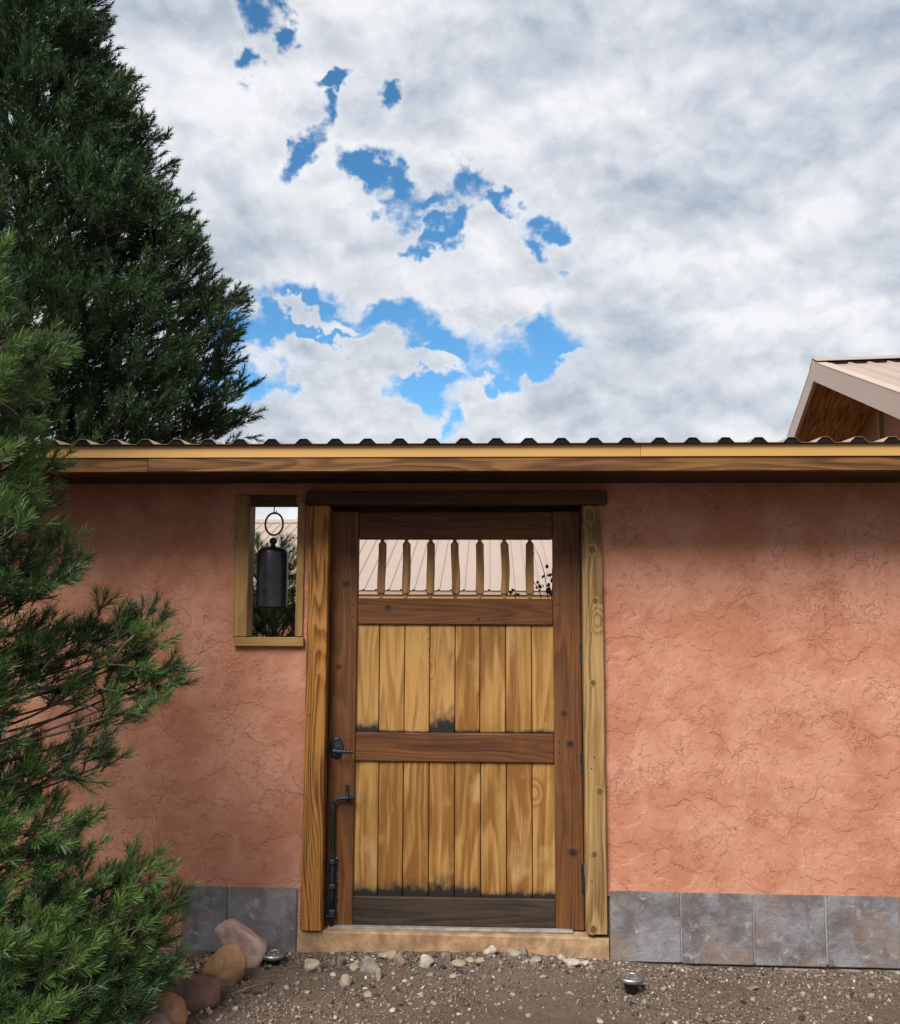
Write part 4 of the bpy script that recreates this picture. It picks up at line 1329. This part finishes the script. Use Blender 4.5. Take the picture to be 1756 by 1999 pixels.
# bare grey limbs that show low down
for lst, r0, r1 in (([(-60, 1855), (10, 1890), (48, 1914)], 0.022, 0.017), ([(48, 1914), (55, 1945)], 0.016, 0.010), ([(10, 1885), (90, 1898), (140, 1892)], 0.012, 0.006), ([(130, 1325), (190, 1298), (225, 1282), (245, 1256), (262, 1240)], 0.008, 0.004), ([(110, 1330), (200, 1296), (256, 1300)], 0.005, 0.003),
                    ([(128, 1338), (180, 1340), (240, 1352)], 0.004, 0.0025), ([(90, 1372), (140, 1370), (180, 1388)], 0.004, 0.0025), ([(0, 1360), (70, 1345), (128, 1338)], 0.008, 0.006), ([(128, 1338), (150, 1372), (200, 1385)], 0.004, 0.0025)):
    pts = [V3(q[0], q[1], -1.02) for q in lst]
    bl = Tubes(8)
    bl.add(pts, list(np.linspace(r0, r1, len(pts))))
    bl.build('limb', M_BARK, ftree)
tmpl = [twig_template(66, Lf, 0.040, 0.0032) for _ in range(5)]
build_needles('crown', fp.pos, fp.dir, fp.scl, np.array(fp.tint), tmpl, ftree, (tx, ty, 0), PAL_FRONT)

# ---- big dark pine behind the wall
BYD = 3.4
def bx(px, py): return P(px, py, BYD)
axx = bx(40, 600).x
prof_px = [(1350, 425), (1100, 440), (860, 425), (780, 428), (690, 418), (560, 400), (480, 352), (400, 298), (300, 250), (200, 200), (100, 152), (0, 115), (-120, 70), (-240, 15)]
pz = np.array([bx(200, y_).z for y_, _ in prof_px])
prr = np.array([bx(40 + w_, y_).x - bx(40, y_).x for y_, w_ in prof_px])
o_ = np.argsort(pz)
pz, prr = pz[o_], prr[o_]
bp = Pine(4)
ztop_b = pz[-1]
bp.tb.add([(axx, BYD, z_) for z_ in np.linspace(-0.1, ztop_b, 12)], list(np.linspace(0.17, 0.02, 12)))
Lb = 0.13
def crown_wobble(an, z_):
    return 1.0 + 0.20 * noise.noise((2.2 * math.cos(an), 2.2 * math.sin(an), z_ * 2.1)) + 0.10 * noise.noise((5 * math.cos(an), 5 * math.sin(an), z_ * 4.5))
NB = 260
for k in range(NB):
    u = (k + rng.random()) / NB
    zt_ = pz[0] + (ztop_b - pz[0]) * (1 - (1 - u) ** 0.85)
    if zt_ < 1.6: continue
    an = k * 2.39996 + rng.normal(0, 0.2)
    rr = np.interp(zt_, pz, prr) * rng.uniform(0.80, 1.0) * crown_wobble(an, zt_)
    if math.sin(an) > 0.55 and rng.random() < 0.6: continue      # fewer boughs on the far side
    tip = np.array([axx + rr * math.cos(an), BYD + rr * math.sin(an), zt_])
    st = np.array([axx, BYD, max(0.3, zt_ - 0.45 * rr)])
    bp.bough(st, tip, 0.55 * max(rr, 0.3), int(5 + 5 * min(1.5, rr)), Lb, 0.016, 0.06 * rr, 2, 0.8, 1.1, float(np.clip(rng.normal(0.35, 0.2), 0, 1)), 0.35)
# brushes through the depth of the crown, in clumps with hollows between
nf = 0
while nf < 8200:
    zt_ = rng.uniform(1.9, ztop_b - 0.1)
    an = rng.uniform(0, 2 * math.pi)
    R_ = np.interp(zt_, pz, prr) * crown_wobble(an, zt_)
    if rng.random() > R_ / 2.0: continue
    q_ = rng.random() ** 0.42
    if math.sin(an) > 0.3 and q_ > 0.5 and rng.random() < 0.6: continue
    p = np.array([axx + R_ * 0.97 * q_ * math.cos(an), BYD + R_ * 0.97 * q_ * math.sin(an), zt_])
    cn = noise.noise((p[0] * 2.6, p[1] * 2.6, p[2] * 2.2))
    if q_ > 0.74 and cn < 0.0: continue
    if q_ > 0.55 and cn < -0.30: continue
    nf += 1
    dd = unit(np.array([math.cos(an), math.sin(an), 1.0]) + rng.normal(0, 0.35, 3))
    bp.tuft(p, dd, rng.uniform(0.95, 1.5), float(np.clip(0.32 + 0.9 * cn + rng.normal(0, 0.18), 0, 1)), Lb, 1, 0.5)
# ragged leaders and side tips on the outline
for y_ in range(-60, 850, 15):
    w_ = np.interp(y_, [q[0] for q in prof_px[::-1]], [q[1] for q in prof_px[::-1]])
    tip = np.array(P(40 + w_ + rng.normal(4, 18), y_ - 10, BYD + rng.uniform(-0.35, 0.35)))
    st = np.array([axx + 0.45 * (tip[0] - axx), BYD, tip[2] - 0.4])
    bp.bough(st, tip, 0.42, 7, Lb, 0.012, 0.05, 2, 0.55, 0.95, float(np.clip(rng.normal(0.35, 0.2), 0, 1)), 0.4)
btree = empty('pine_tree', (axx, BYD, 0))
tag(btree, 'tall dark conical pine rising behind the wall roof', 'tree')
bp.tb.build('trunk', M_BARKD, btree)
tmpl = [twig_template(46, Lb, 0.048, 0.0072, True) for _ in range(5)]
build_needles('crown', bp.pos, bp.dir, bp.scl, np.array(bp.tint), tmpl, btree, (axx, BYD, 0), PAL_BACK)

# ---- small pine in the yard, seen through the wall window
YD = 1.5
yx = P(520, 1300, YD + 0.3).x
yp = Pine(4)
yp.tb.add([(yx, YD + 0.3, z_) for z_ in np.linspace(-0.05, 1.5, 8)], list(np.linspace(0.05, 0.012, 8)))
for (px, py) in [(500, 1046), (512, 1060), (548, 1052), (505, 1085), (495, 1110), (500, 1140), (520, 1075), (530, 1100), (545, 1080), (574, 1072), (580, 1095), (570, 1125), (578, 1140), (566, 1105), (500, 1170), (515, 1200), (540, 1205), (560, 1195), (575, 1180), (590, 1160), (590, 1200), (470, 1150), (475, 1190), (500, 1215), (530, 1225), (555, 1220), (580, 1225), (600, 1235), (480, 1230), (510, 1240), (545, 1245), (570, 1245), (525, 1180), (550, 1170), (440, 1180), (450, 1100), (620, 1190)]:
    tip = V3(px, py, YD + rng.uniform(-0.25, 0.25))
    yp.bough(np.array([yx, YD + 0.3, max(0.1, tip[2] - 0.3)]), tip, 0.13, 4, 0.075, 0.006, 0.04, 1, 0.7, 0.95)
ytree = empty('pine_tree', (yx, YD + 0.3, 0))
tag(ytree, 'small young pine in the yard seen through the wall window', 'tree')
yp.tb.build('trunk', M_BARKD, ytree)
tmpl = [twig_template(70, 0.075, 0.045, 0.0032) for _ in range(4)]
build_needles('crown', yp.pos, yp.dir, yp.scl, np.array(yp.tint), tmpl, ytree, (yx, YD + 0.3, 0), PAL_FRONT)

# ------------------------------------------------------------------ climbing plant behind the gate
VY = 0.55
vb = P(1070, 1300, VY)
vine = empty('climbing_plant', (vb.x, VY, 0.0))
tag(vine, 'thin leafy green climber showing at the right behind the gate balusters', 'plant')
tb = Tubes(6)
stems = [[(1072, 2050), (1074, 1500), (1072, 1190), (1067, 1150), (1062, 1118), (1052, 1085), (1044, 1072)],
         [(1074, 1300), (1076, 1180), (1078, 1140), (1077, 1110)],
         [(1074, 1400), (1062, 1200), (1052, 1150), (1040, 1135), (1030, 1138)],
         [(1074, 1500), (1020, 1220), (1005, 1165), (998, 1152)]]
for s_ in stems:
    tb.add([P(q[0], q[1], VY) for q in s_], list(np.linspace(0.004, 0.0012, len(s_))))
tb.build('stem', M_BARK, vine)
def leaf_mesh():
    v, f = [], []
    n = 6
    for i in range(n + 1):
        t_ = i / n
        hw = 0.36 * math.sin(math.pi * min(1, t_ * 0.93 + 0.07)) ** 0.8 if 0 < i < n else 0.02
        v += [(-hw, t_, 0.10 * hw + 0.05 * math.sin(t_ * 3)), (0, t_, 0.05 * math.sin(t_ * 3) - 0.02), (hw, t_, 0.10 * hw + 0.05 * math.sin(t_ * 3))]
    for i in range(n):
        a = i * 3
        f += [(a, a + 1, a + 4, a + 3), (a + 1, a + 2, a + 5, a + 4)]
    me = bpy.data.meshes.new('leaf')
    me.from_pydata(v, [], f)
    me.shade_smooth()
    me.materials.append(M_LEAF)
    return me
lm = leaf_mesh()
rl = random.Random(8)
for (px, py, sz) in [(1045, 1074, 9), (1043, 1080, 7), (1067, 1110, 8), (1066, 1130, 13), (1059, 1129, 10), (1074, 1126, 13), (1079, 1120, 9), (1076, 1138, 9), (1056, 1149, 9), (1050, 1140, 7), (1060, 1148, 8), (1074, 1152, 13), (1068, 1160, 13), (1076, 1163, 12), (1072, 1146, 10), (1064, 1165, 9), (996, 1161, 9), (1004, 1164, 9), (1010, 1163, 8), (1001, 1155, 6), (1046, 1150, 6), (1038, 1136, 6), (1030, 1139, 5)]:
    o = bpy.data.objects.new('leaf', lm)
    col.objects.link(o)
    o.location = P(px, py, VY + rl.uniform(-0.02, 0.02))
    s_ = sz / F * (DIST + VY) * 1.15
    o.scale = (s_, s_, s_)
    o.rotation_euler = (R(rl.uniform(20, 110)), R(rl.uniform(-40, 40)), R(rl.uniform(0, 360)))
    attach(o, vine)

# ------------------------------------------------------------------ boulders
def boulder(name, c, size, rot, mat, seed, label, rough=0.12, facets=0, cat='rock', group=None, sub=4, lumps=1.6):
    bm = bmesh.new()
    bmesh.ops.create_icosphere(bm, subdivisions=sub, radius=1.0)
    rs = random.Random(seed)
    planes = []
    for k in range(facets):
        n_ = Vector((rs.gauss(0, 1), rs.gauss(0, 1), rs.gauss(0, 1))).normalized()
        planes.append((n_, rs.uniform(0.55, 0.85)))
    for v in bm.verts:
        co = v.co.copy()
        for n_, dd in planes:
            k = co.dot(n_) - dd
            if k > 0: co -= n_ * k * 0.92
        s_ = 1 + rough * noise.noise(co * lumps + Vector((seed * 3.1, 0, 0))) + rough * 0.45 * noise.noise(co * 4 + Vector((0, seed, 0))) + rough * 0.14 * noise.noise(co * 13 + Vector((0, 0, seed)))
        v.co = Vector((co.x * size[0], co.y * size[1], co.z * size[2])) * s_
    o = bm_link(name, bm, mat, None, c, smooth=True)
    o.rotation_euler = rot
    if label: tag(o, label, cat, group)
    return o
M_RK1 = rock_mat('pink split rock', (0.40, 0.25, 0.205), (0.58, 0.43, 0.37), (0.66, 0.55, 0.49))
M_RK2 = rock_mat('tan river rock', (0.33, 0.175, 0.080), (0.52, 0.305, 0.150), (0.44, 0.33, 0.24))
M_RK3 = rock_mat('dark red river rock', (0.120, 0.060, 0.045), (0.220, 0.115, 0.085), (0.26, 0.17, 0.13))
M_RK4 = rock_mat('orange river rock', (0.36, 0.17, 0.095), (0.48, 0.27, 0.165), (0.22, 0.12, 0.09))
M_RK5 = rock_mat('mauve river rock', (0.25, 0.15, 0.13), (0.36, 0.25, 0.22))
def px_m(px, d_): return px / F * d_
q = G(470, 1897)
boulder('boulder', (q.x - 0.018, -0.16, 0.082), (0.134, 0.07, 0.092), (0.25, R(33), R(-8)), M_RK1, 3, 'pinkish split rock leaning against the grey tiles', 0.10, 7)
boulder('boulder', P(439, 1894, -0.36), (0.078, 0.075, 0.107), (R(6), R(32), 0), M_RK2, 5, 'tan egg shaped river rock in front of the split rock', 0.13)
boulder('boulder', P(372, 1944, -0.62), (0.122, 0.09, 0.068), (R(4), R(-6), R(12)), M_RK3, 7, 'dark reddish brown flat river rock beside the tan rock', 0.14)
boulder('boulder', P(334, 1976, -0.82), (0.054, 0.055, 0.070), (0, R(-25), 0), M_RK4, 9, 'orange tan river rock touching the dark brown rock', 0.13)
boulder('boulder', P(304, 2010, -0.92), (0.060, 0.055, 0.050), (0, 0, 0.4), M_RK5, 12, 'mauve river rock at the bottom edge below the pine', 0.08)
boulder('boulder', P(330, 1905, -0.30), (0.080, 0.06, 0.035), (0, 0.1, 0.4), rock_mat('pale rock', (0.30, 0.24, 0.19), (0.44, 0.37, 0.31)), 15, 'pale flat rock half hidden under the pine branches', 0.14, 4)

# ------------------------------------------------------------------ small pale stones by the threshold
M_ST = [rock_mat('pale stone', (0.24, 0.19, 0.135), (0.40, 0.335, 0.25), (0.44, 0.39, 0.31), 0.9, 45), rock_mat('white stone', (0.34, 0.29, 0.23), (0.52, 0.47, 0.39), (0.56, 0.51, 0.44), 0.9, 45),
        rock_mat('grey stone', (0.14, 0.12, 0.10), (0.24, 0.21, 0.18), (0.29, 0.26, 0.23), 0.9, 45), rock_mat('pink stone', (0.20, 0.115, 0.09), (0.31, 0.205, 0.165), (0.33, 0.26, 0.22), 0.9, 45)]
stones = [(609,1893,32,33,0,'large pale tan stone at the left of the threshold'), (664,1884,17,25,2,'upright olive grey stone near the cane bolt'), (650,1884,14,18,3,'small reddish stone beside the upright grey stone'),
 (692,1889,27,14,0,'flat pale stone right of the upright grey stone'), (722,1893,46,32,2,'broad flat grey stone below the gate'), (757,1873,34,18,0,'pale stone against the threshold left of the pink stone'),
 (783,1885,26,27,3,'pinkish heart shaped stone below the threshold'), (832,1888,27,28,1,'white slanted stone below the middle of the gate'), (872,1879,24,27,2,'grey pointed stone against the threshold middle'),
 (893,1886,31,16,0,'long pale stone right of the grey pointed stone'), (957,1870,29,21,1,'bright white stone against the threshold'), (938,1882,22,12,0,'small pale stone below the bright white stone'),
 (1004,1869,30,12,0,'low pale stone right of the bright white stone'), (1022,1863,18,21,2,'grey upright stone at the right of the threshold'), (1043,1879,25,11,0,'flat pale stone below the grey upright stone'),
 (1115,1885,32,19,1,'white chipped stone near the right post'), (1095,1868,17,14,1,'small white stone against the threshold near the right post'), (675,1918,24,26,0,'pale broken stone in the gravel below the flat grey stone'),
 (739,1906,16,24,0,'upright pale chip right of the pale broken stone'), (719,1938,17,12,0,None), (822,1937,10,15,1,None), (1170,1987,15,10,1,None), (767,1966,14,8,1,None), (884,1903,21,10,0,None), (650,1900,12,7,1,None),
 (916,1880,20,11,0,None), (1140,1880,22,9,1,None), (790,1912,11,8,1,None), (846,1950,12,8,0,None), (1000,1935,12,8,0,None), (1060,1905,14,8,0,None), (700,1960,10,8,1,None), (1112,1932,15,9,0,None), (560,1925,12,9,0,None), (1300,1925,10,7,2,None), (1468,1912,26,8,2,None), (1390,1930,14,7,2,None), (1700,1925,16,8,0,None), (1620,1960,12,8,0,None), (600,1935,12,8,0,None), (960,1905,12,7,1,None), (1030,1975,13,8,0,None), (1385,1975,16,10,2,None)]
for k, (px, py, wpx, hpx, mi, lb) in enumerate(stones):
    q = G(px, py, 0.012)
    if q.y > -0.035: q = P(px, py, -0.045)
    dd = q.y + DIST
    sx_, sz_ = px_m(wpx, dd) / 2, px_m(hpx, dd) / 2
    zg = gz(q.x, q.y)
    o = boulder('stone', (q.x, q.y, zg + sz_ * 0.45), (sx_ * 1.05, sx_ * 0.8, sz_ * 1.1), (0, R((k * 37) % 30 - 15), R((k * 71) % 40 - 20)), M_ST[mi], 40 + k, lb or 'small pale stone lying loose in the gravel', 0.30, 10, 'stone', None if lb else 'small loose stones in the gravel', 3, 1.5)

# ------------------------------------------------------------------ solar disc lights
def solar(px, py, label):
    q = P(px, py, 0)
    g = G(px, py + 22, gz(0, -0.3))
    yy = min(g.y, -0.07)
    top = P(px, py, yy)
    e = empty('solar_light', (top.x, yy, gz(top.x, yy)))
    tag(e, label, 'light', 'solar disc lights by the wall')
    rd = px_m(23.5, yy + DIST)
    bm = bmesh.new()
    prof = [(0.70, 0.006), (0.74, 0.009), (0.92, 0.009), (1.0, 0.004), (1.0, -0.006), (0.93, -0.010), (0.5, -0.010)]
    rings = [[bm.verts.new((rd * r_ * math.cos(2 * math.pi * q_ / 32), rd * r_ * math.sin(2 * math.pi * q_ / 32), z_)) for q_ in range(32)] for r_, z_ in prof]
    for i in range(len(rings) - 1):
        for q_ in range(32):
            bm.faces.new((rings[i][q_], rings[i][(q_ + 1) % 32], rings[i + 1][(q_ + 1) % 32], rings[i + 1][q_]))
    bm_link('rim', bm, M_STEEL, e, top, smooth=True)
    bm = bmesh.new()
    bmesh.ops.create_cone(bm, cap_ends=True, segments=32, radius1=rd * 0.72, radius2=rd * 0.72, depth=0.006)
    bm_link('solar_cell', bm, M_CELL, e, top + Vector((0, 0, 0.003)))
    for j in range(4):
        an = j * math.pi / 2 + 0.5
        box('led', top.x + rd * 0.4 * math.cos(an) - 0.006, top.x + rd * 0.4 * math.cos(an) + 0.006, yy + rd * 0.4 * math.sin(an) - 0.006, yy + rd * 0.4 * math.sin(an) + 0.006, top.z + 0.0062, top.z + 0.0085, M_STEEL, e, 0.001)
    tb = Tubes(16)
    tb.add([(0, 0, -0.010), (0, 0, -0.018), (0, 0, -(top.z + 0.03))], [rd * 0.62, rd * 0.58, rd * 0.30])
    tb.build('stake', M_BLACK, e, top)
solar(533, 1863, 'round steel solar light beside the pinkish split rock')
solar(1231, 1909, 'round steel solar light in the gravel right of the gate')

# dry grass stalk on the dirt
tb = Tubes(5)
q0, q1 = G(452, 1940, 0.004), G(519, 1918, 0.012)
tb.add([q0, (q0 + q1) / 2 + Vector((0, 0, 0.004)), q1], [0.0016, 0.0018, 0.001])
o = tb.build('dry_stalk', plain('straw', (0.45, 0.34, 0.2), 0.8))
tag(o, 'thin dry straw stalk lying on the gravel near the rocks', 'stalk')

# ------------------------------------------------------------------ loose gravel
bm = bmesh.new()
bmesh.ops.create_icosphere(bm, subdivisions=1, radius=1.0)
iv = np.array([v.co[:] for v in bm.verts])
ifc = np.array([[v.index for v in f.verts] for f in bm.faces])
bm.free()
ov = np.array([(1, 0, 0), (-1, 0, 0), (0, 1, 0), (0, -1, 0), (0, 0, 1), (0, 0, -1)], float)
of = np.array([(0, 2, 4), (2, 1, 4), (1, 3, 4), (3, 0, 4), (2, 0, 5), (1, 2, 5), (3, 1, 5), (0, 3, 5)])
pal = np.array([(0.130, 0.097, 0.075), (0.195, 0.155, 0.125), (0.29, 0.24, 0.195), (0.43, 0.38, 0.32), (0.055, 0.040, 0.032), (0.21, 0.13, 0.10)])
def scatter(name, NG, smin, smax, pw, vv, ff, label, smooth=False):
    gxs = rng.uniform(-1.9, 2.1, NG)
    gys = -0.028 - 1.3 * rng.random(NG) ** 1.15
    sz = smin + (smax - smin) * rng.random(NG) ** pw
    cl = np.array([noise.noise((a * 2.2, b * 2.2, 9.0)) for a, b in zip(gxs, gys)])
    keep = (rng.random(NG) < 0.6 + 0.8 * cl) | (gys > -0.2)
    gxs, gys, sz = gxs[keep], gys[keep], sz[keep]
    NG = len(gxs)
    gzs = np.array([gz(a, b) for a, b in zip(gxs, gys)])
    Rm = frames(rng.normal(size=(NG, 3)))
    jit = 1 + rng.normal(0, 0.20, (NG, len(vv), 1))
    an_ = rng.uniform(0.5, 1.3, (NG, 1, 3))
    V = np.einsum('nij,nmj->nmi', Rm, vv[None] * jit * an_) * sz[:, None, None]
    V[..., 2] *= 0.8
    V += np.stack([gxs, gys, gzs + sz * 0.25], 1)[:, None, :]
    pc = pal[rng.choice(6, NG, p=[0.28, 0.29, 0.19, 0.07, 0.12, 0.05])] * rng.uniform(0.75, 1.2, (NG, 1))
    C = np.repeat(np.concatenate([pc, np.ones((NG, 1))], 1)[:, None, :], len(vv), 1).reshape(-1, 4)
    Fx = (ff[None] + (np.arange(NG) * len(vv))[:, None, None]).reshape(-1, 3)
    me = np_mesh(name, V.reshape(-1, 3), Fx, M_GRAVEL, C)
    tag(link(name, me, None), label, 'gravel', kind='stuff')
scatter('grit', 52000, 0.0016, 0.0055, 2.5, ov, of, 'fine brown grit covering the dirt in front of the wall')
scatter('gravel', 15000, 0.0035, 0.0125, 3.2, iv, ifc, 'loose brown and pale gravel strewn over the dirt')
# reddish pebbles under the pine by the rocks
NP = 420
pxs = rng.uniform(215, 425, NP)
pys = rng.uniform(1880, 1985, NP)
V, C = [], []
for a, b in zip(pxs, pys):
    q = G(a, b)
    if q.y > -0.04: continue
    s_ = rng.uniform(0.006, 0.016)
    Rk = frames(rng.normal(size=(1, 3)))[0]
    v = (iv * (1 + rng.normal(0, 0.12, (len(iv), 1))) * rng.uniform(0.6, 1.2, 3)) @ Rk.T * s_
    V.append(v + np.array([q.x, q.y, gz(q.x, q.y) + s_ * 0.3]))
    c_ = np.array([(0.26, 0.15, 0.12), (0.38, 0.27, 0.22), (0.16, 0.10, 0.085), (0.45, 0.38, 0.33)][rng.integers(0, 4)]) * rng.uniform(0.7, 1.2)
    C.append(np.tile([*c_, 1], (len(iv), 1)))
n_ = len(V)
Fx = (ifc[None] + (np.arange(n_) * len(iv))[:, None, None]).reshape(-1, 3)
me = np_mesh('pebbles', np.concatenate(V), Fx, M_GRAVEL, np.concatenate(C), smooth=True)
tag(link('pebbles', me, None), 'reddish pebbles heaped under the pine by the rocks', 'pebbles', kind='stuff')

# dry needles fallen under the pine
NL = 900
V = []
for k in range(NL):
    x_, y_ = rng.uniform(-1.5, -0.35), rng.uniform(-1.2, -0.05)
    if rng.random() < (x_ + 1.5) / 1.5: continue
    an, ln = rng.uniform(0, math.pi), rng.uniform(0.02, 0.05)
    c_ = np.array([x_, y_, gz(x_, y_) + 0.005])
    dv = np.array([math.cos(an), math.sin(an), rng.normal(0, 0.08)]) * ln / 2
    sd = np.array([-math.sin(an), math.cos(an), 0.3]) * 0.0009
    V += [c_ - dv - sd, c_ - dv + sd, c_ + dv + sd, c_ + dv - sd]
me = np_mesh('needle_litter', np.array(V), np.arange(len(V)).reshape(-1, 4), plain('dry needles', (0.30, 0.17, 0.08), 0.8))
tag(link('needle_litter', me, None), 'dry brown needles fallen on the dirt under the pine', 'needles', kind='stuff')
# little weed beside the left solar light
wq = G(521, 1896, 0.0)
weed = empty('weed', (wq.x, wq.y, gz(wq.x, wq.y)))
tag(weed, 'tiny green weed beside the solar light by the rocks', 'plant')
for k in range(9):
    o = bpy.data.objects.new('leaf', lm)
    col.objects.link(o)
    o.parent = weed
    s_ = rl.uniform(0.012, 0.022)
    o.scale = (s_ * 0.7, s_, s_)
    o.rotation_euler = (R(rl.uniform(15, 70)), 0, R(k * 40 + rl.uniform(-15, 15)))
# nails in the gate posts and window jambs
for (px, py, yy, par) in ((607, 1010, PF, gf), (622, 1190, PF, gf), (606, 1272, PF, gf), (618, 1318, PF, gf), (604, 1396, PF, gf), (1150, 1036, PF, gf), (1153, 1236, PF, gf), (1160, 1478, PF, gf), (1154, 1500, PF, gf), (1155, 1720, PF, gf), (461, 1050, yF, wf), (461, 1090, yF, wf)):
    q = P(px, py, yy)
    bm = bmesh.new()
    bmesh.ops.create_cone(bm, cap_ends=True, segments=8, radius1=0.0036, radius2=0.003, depth=0.003, matrix=Matrix.Rotation(R(90), 4, 'X'))
    bm_link('nail', bm, M_PEG, par, (q.x, yy - 0.0004, q.z))

# knots
def knot_mat(name, core, ringc, edge):
    m, t, p, o = new_mat(name)
    tcn = t.node('ShaderNodeTexCoord')
    v = tcn.outputs['Object']
    oi = t.node('ShaderNodeObjectInfo')
    vr = t.vmath('ADD', v, t.comb(oi.outputs['Random'], 0.0, 0.0))
    n, _ = t.noise(vr, 140.0, 4, 0.65)
    f, _ = t.noise(t.mapping(vr, (0, 0, 0), (0, 0, 0), (1, 1, 0.1)), 240.0, 3, 0.6)
    r = t.math('ADD', t.vmath('LENGTH', v), t.math('MULTIPLY', t.math('SUBTRACT', n, 0.5), 0.012))
    c = t.mix(t.smooth(r, 0.003, 0.0075), core, ringc)
    c = t.mix(t.smooth(r, 0.0065, 0.0125), c, t.mix(t.smooth(f, 0.3, 0.7), tuple(0.75 * x for x in edge), tuple(1.2 * x for x in edge)))
    t.put(p.inputs['Base Color'], c)
    p.inputs['Roughness'].default_value = 0.65
    p.inputs['Specular IOR Level'].default_value = 0.25
    return m
M_KNOT_L = knot_mat('knot in pale wood', (0.15, 0.075, 0.030), (0.090, 0.042, 0.017), (0.31, 0.187, 0.070))
M_KNOT_D = knot_mat('knot in dark wood', (0.030, 0.013, 0.007), (0.042, 0.016, 0.007), (0.125, 0.046, 0.0145))
def knot(px, py, yy, rpx, mat, par, sq=1.15):
    q = P(px, py, yy)
    rr = 0.0165
    bm = bmesh.new()
    rim = []
    for k in range(18):
        an = 2 * math.pi * k / 18
        rj = rr * (1 + 0.10 * math.sin(3 * an + px) + 0.06 * math.sin(5 * an + py))
        rim.append((rj * math.cos(an), rj * math.sin(an)))
    top = [bm.verts.new((a * 0.93, -0.0006, b * 0.93)) for a, b in rim]
    bot = [bm.verts.new((a, 0.0004, b)) for a, b in rim]
    bm.faces.new(top)
    for k in range(18):
        bm.faces.new((top[k], bot[k], bot[(k + 1) % 18], top[(k + 1) % 18]))
    o = bm_link('knot', bm, mat, par, (q.x, yy, q.z))
    s_ = rpx / 3.6
    o.scale = (s_, 1, s_ * sq)
for (px, py, r_) in ((1155, 1073, 5.4), (1161, 1173, 4.2), (1157, 1333, 3.6), (1170, 1545, 4.4), (1160, 1668, 4.0), (1158, 1814, 4.6)):
    knot(px, py, PF, r_, M_KNOT_L, gf)
for (px, py, r_) in ((676, 1140, 5.6), (661, 1302, 3.6), (1101, 1393, 5.0), (1113, 1452, 6.0), (1118, 1664, 7.0)):
    knot(px, py, GY, r_, M_KNOT_D, gate, 0.9)
for (px, py, r_) in ((757, 1186, 5.4), (934, 1209, 3.2)):
    knot(px, py, GY + 0.004, r_, M_KNOT_D, gate, 0.9)
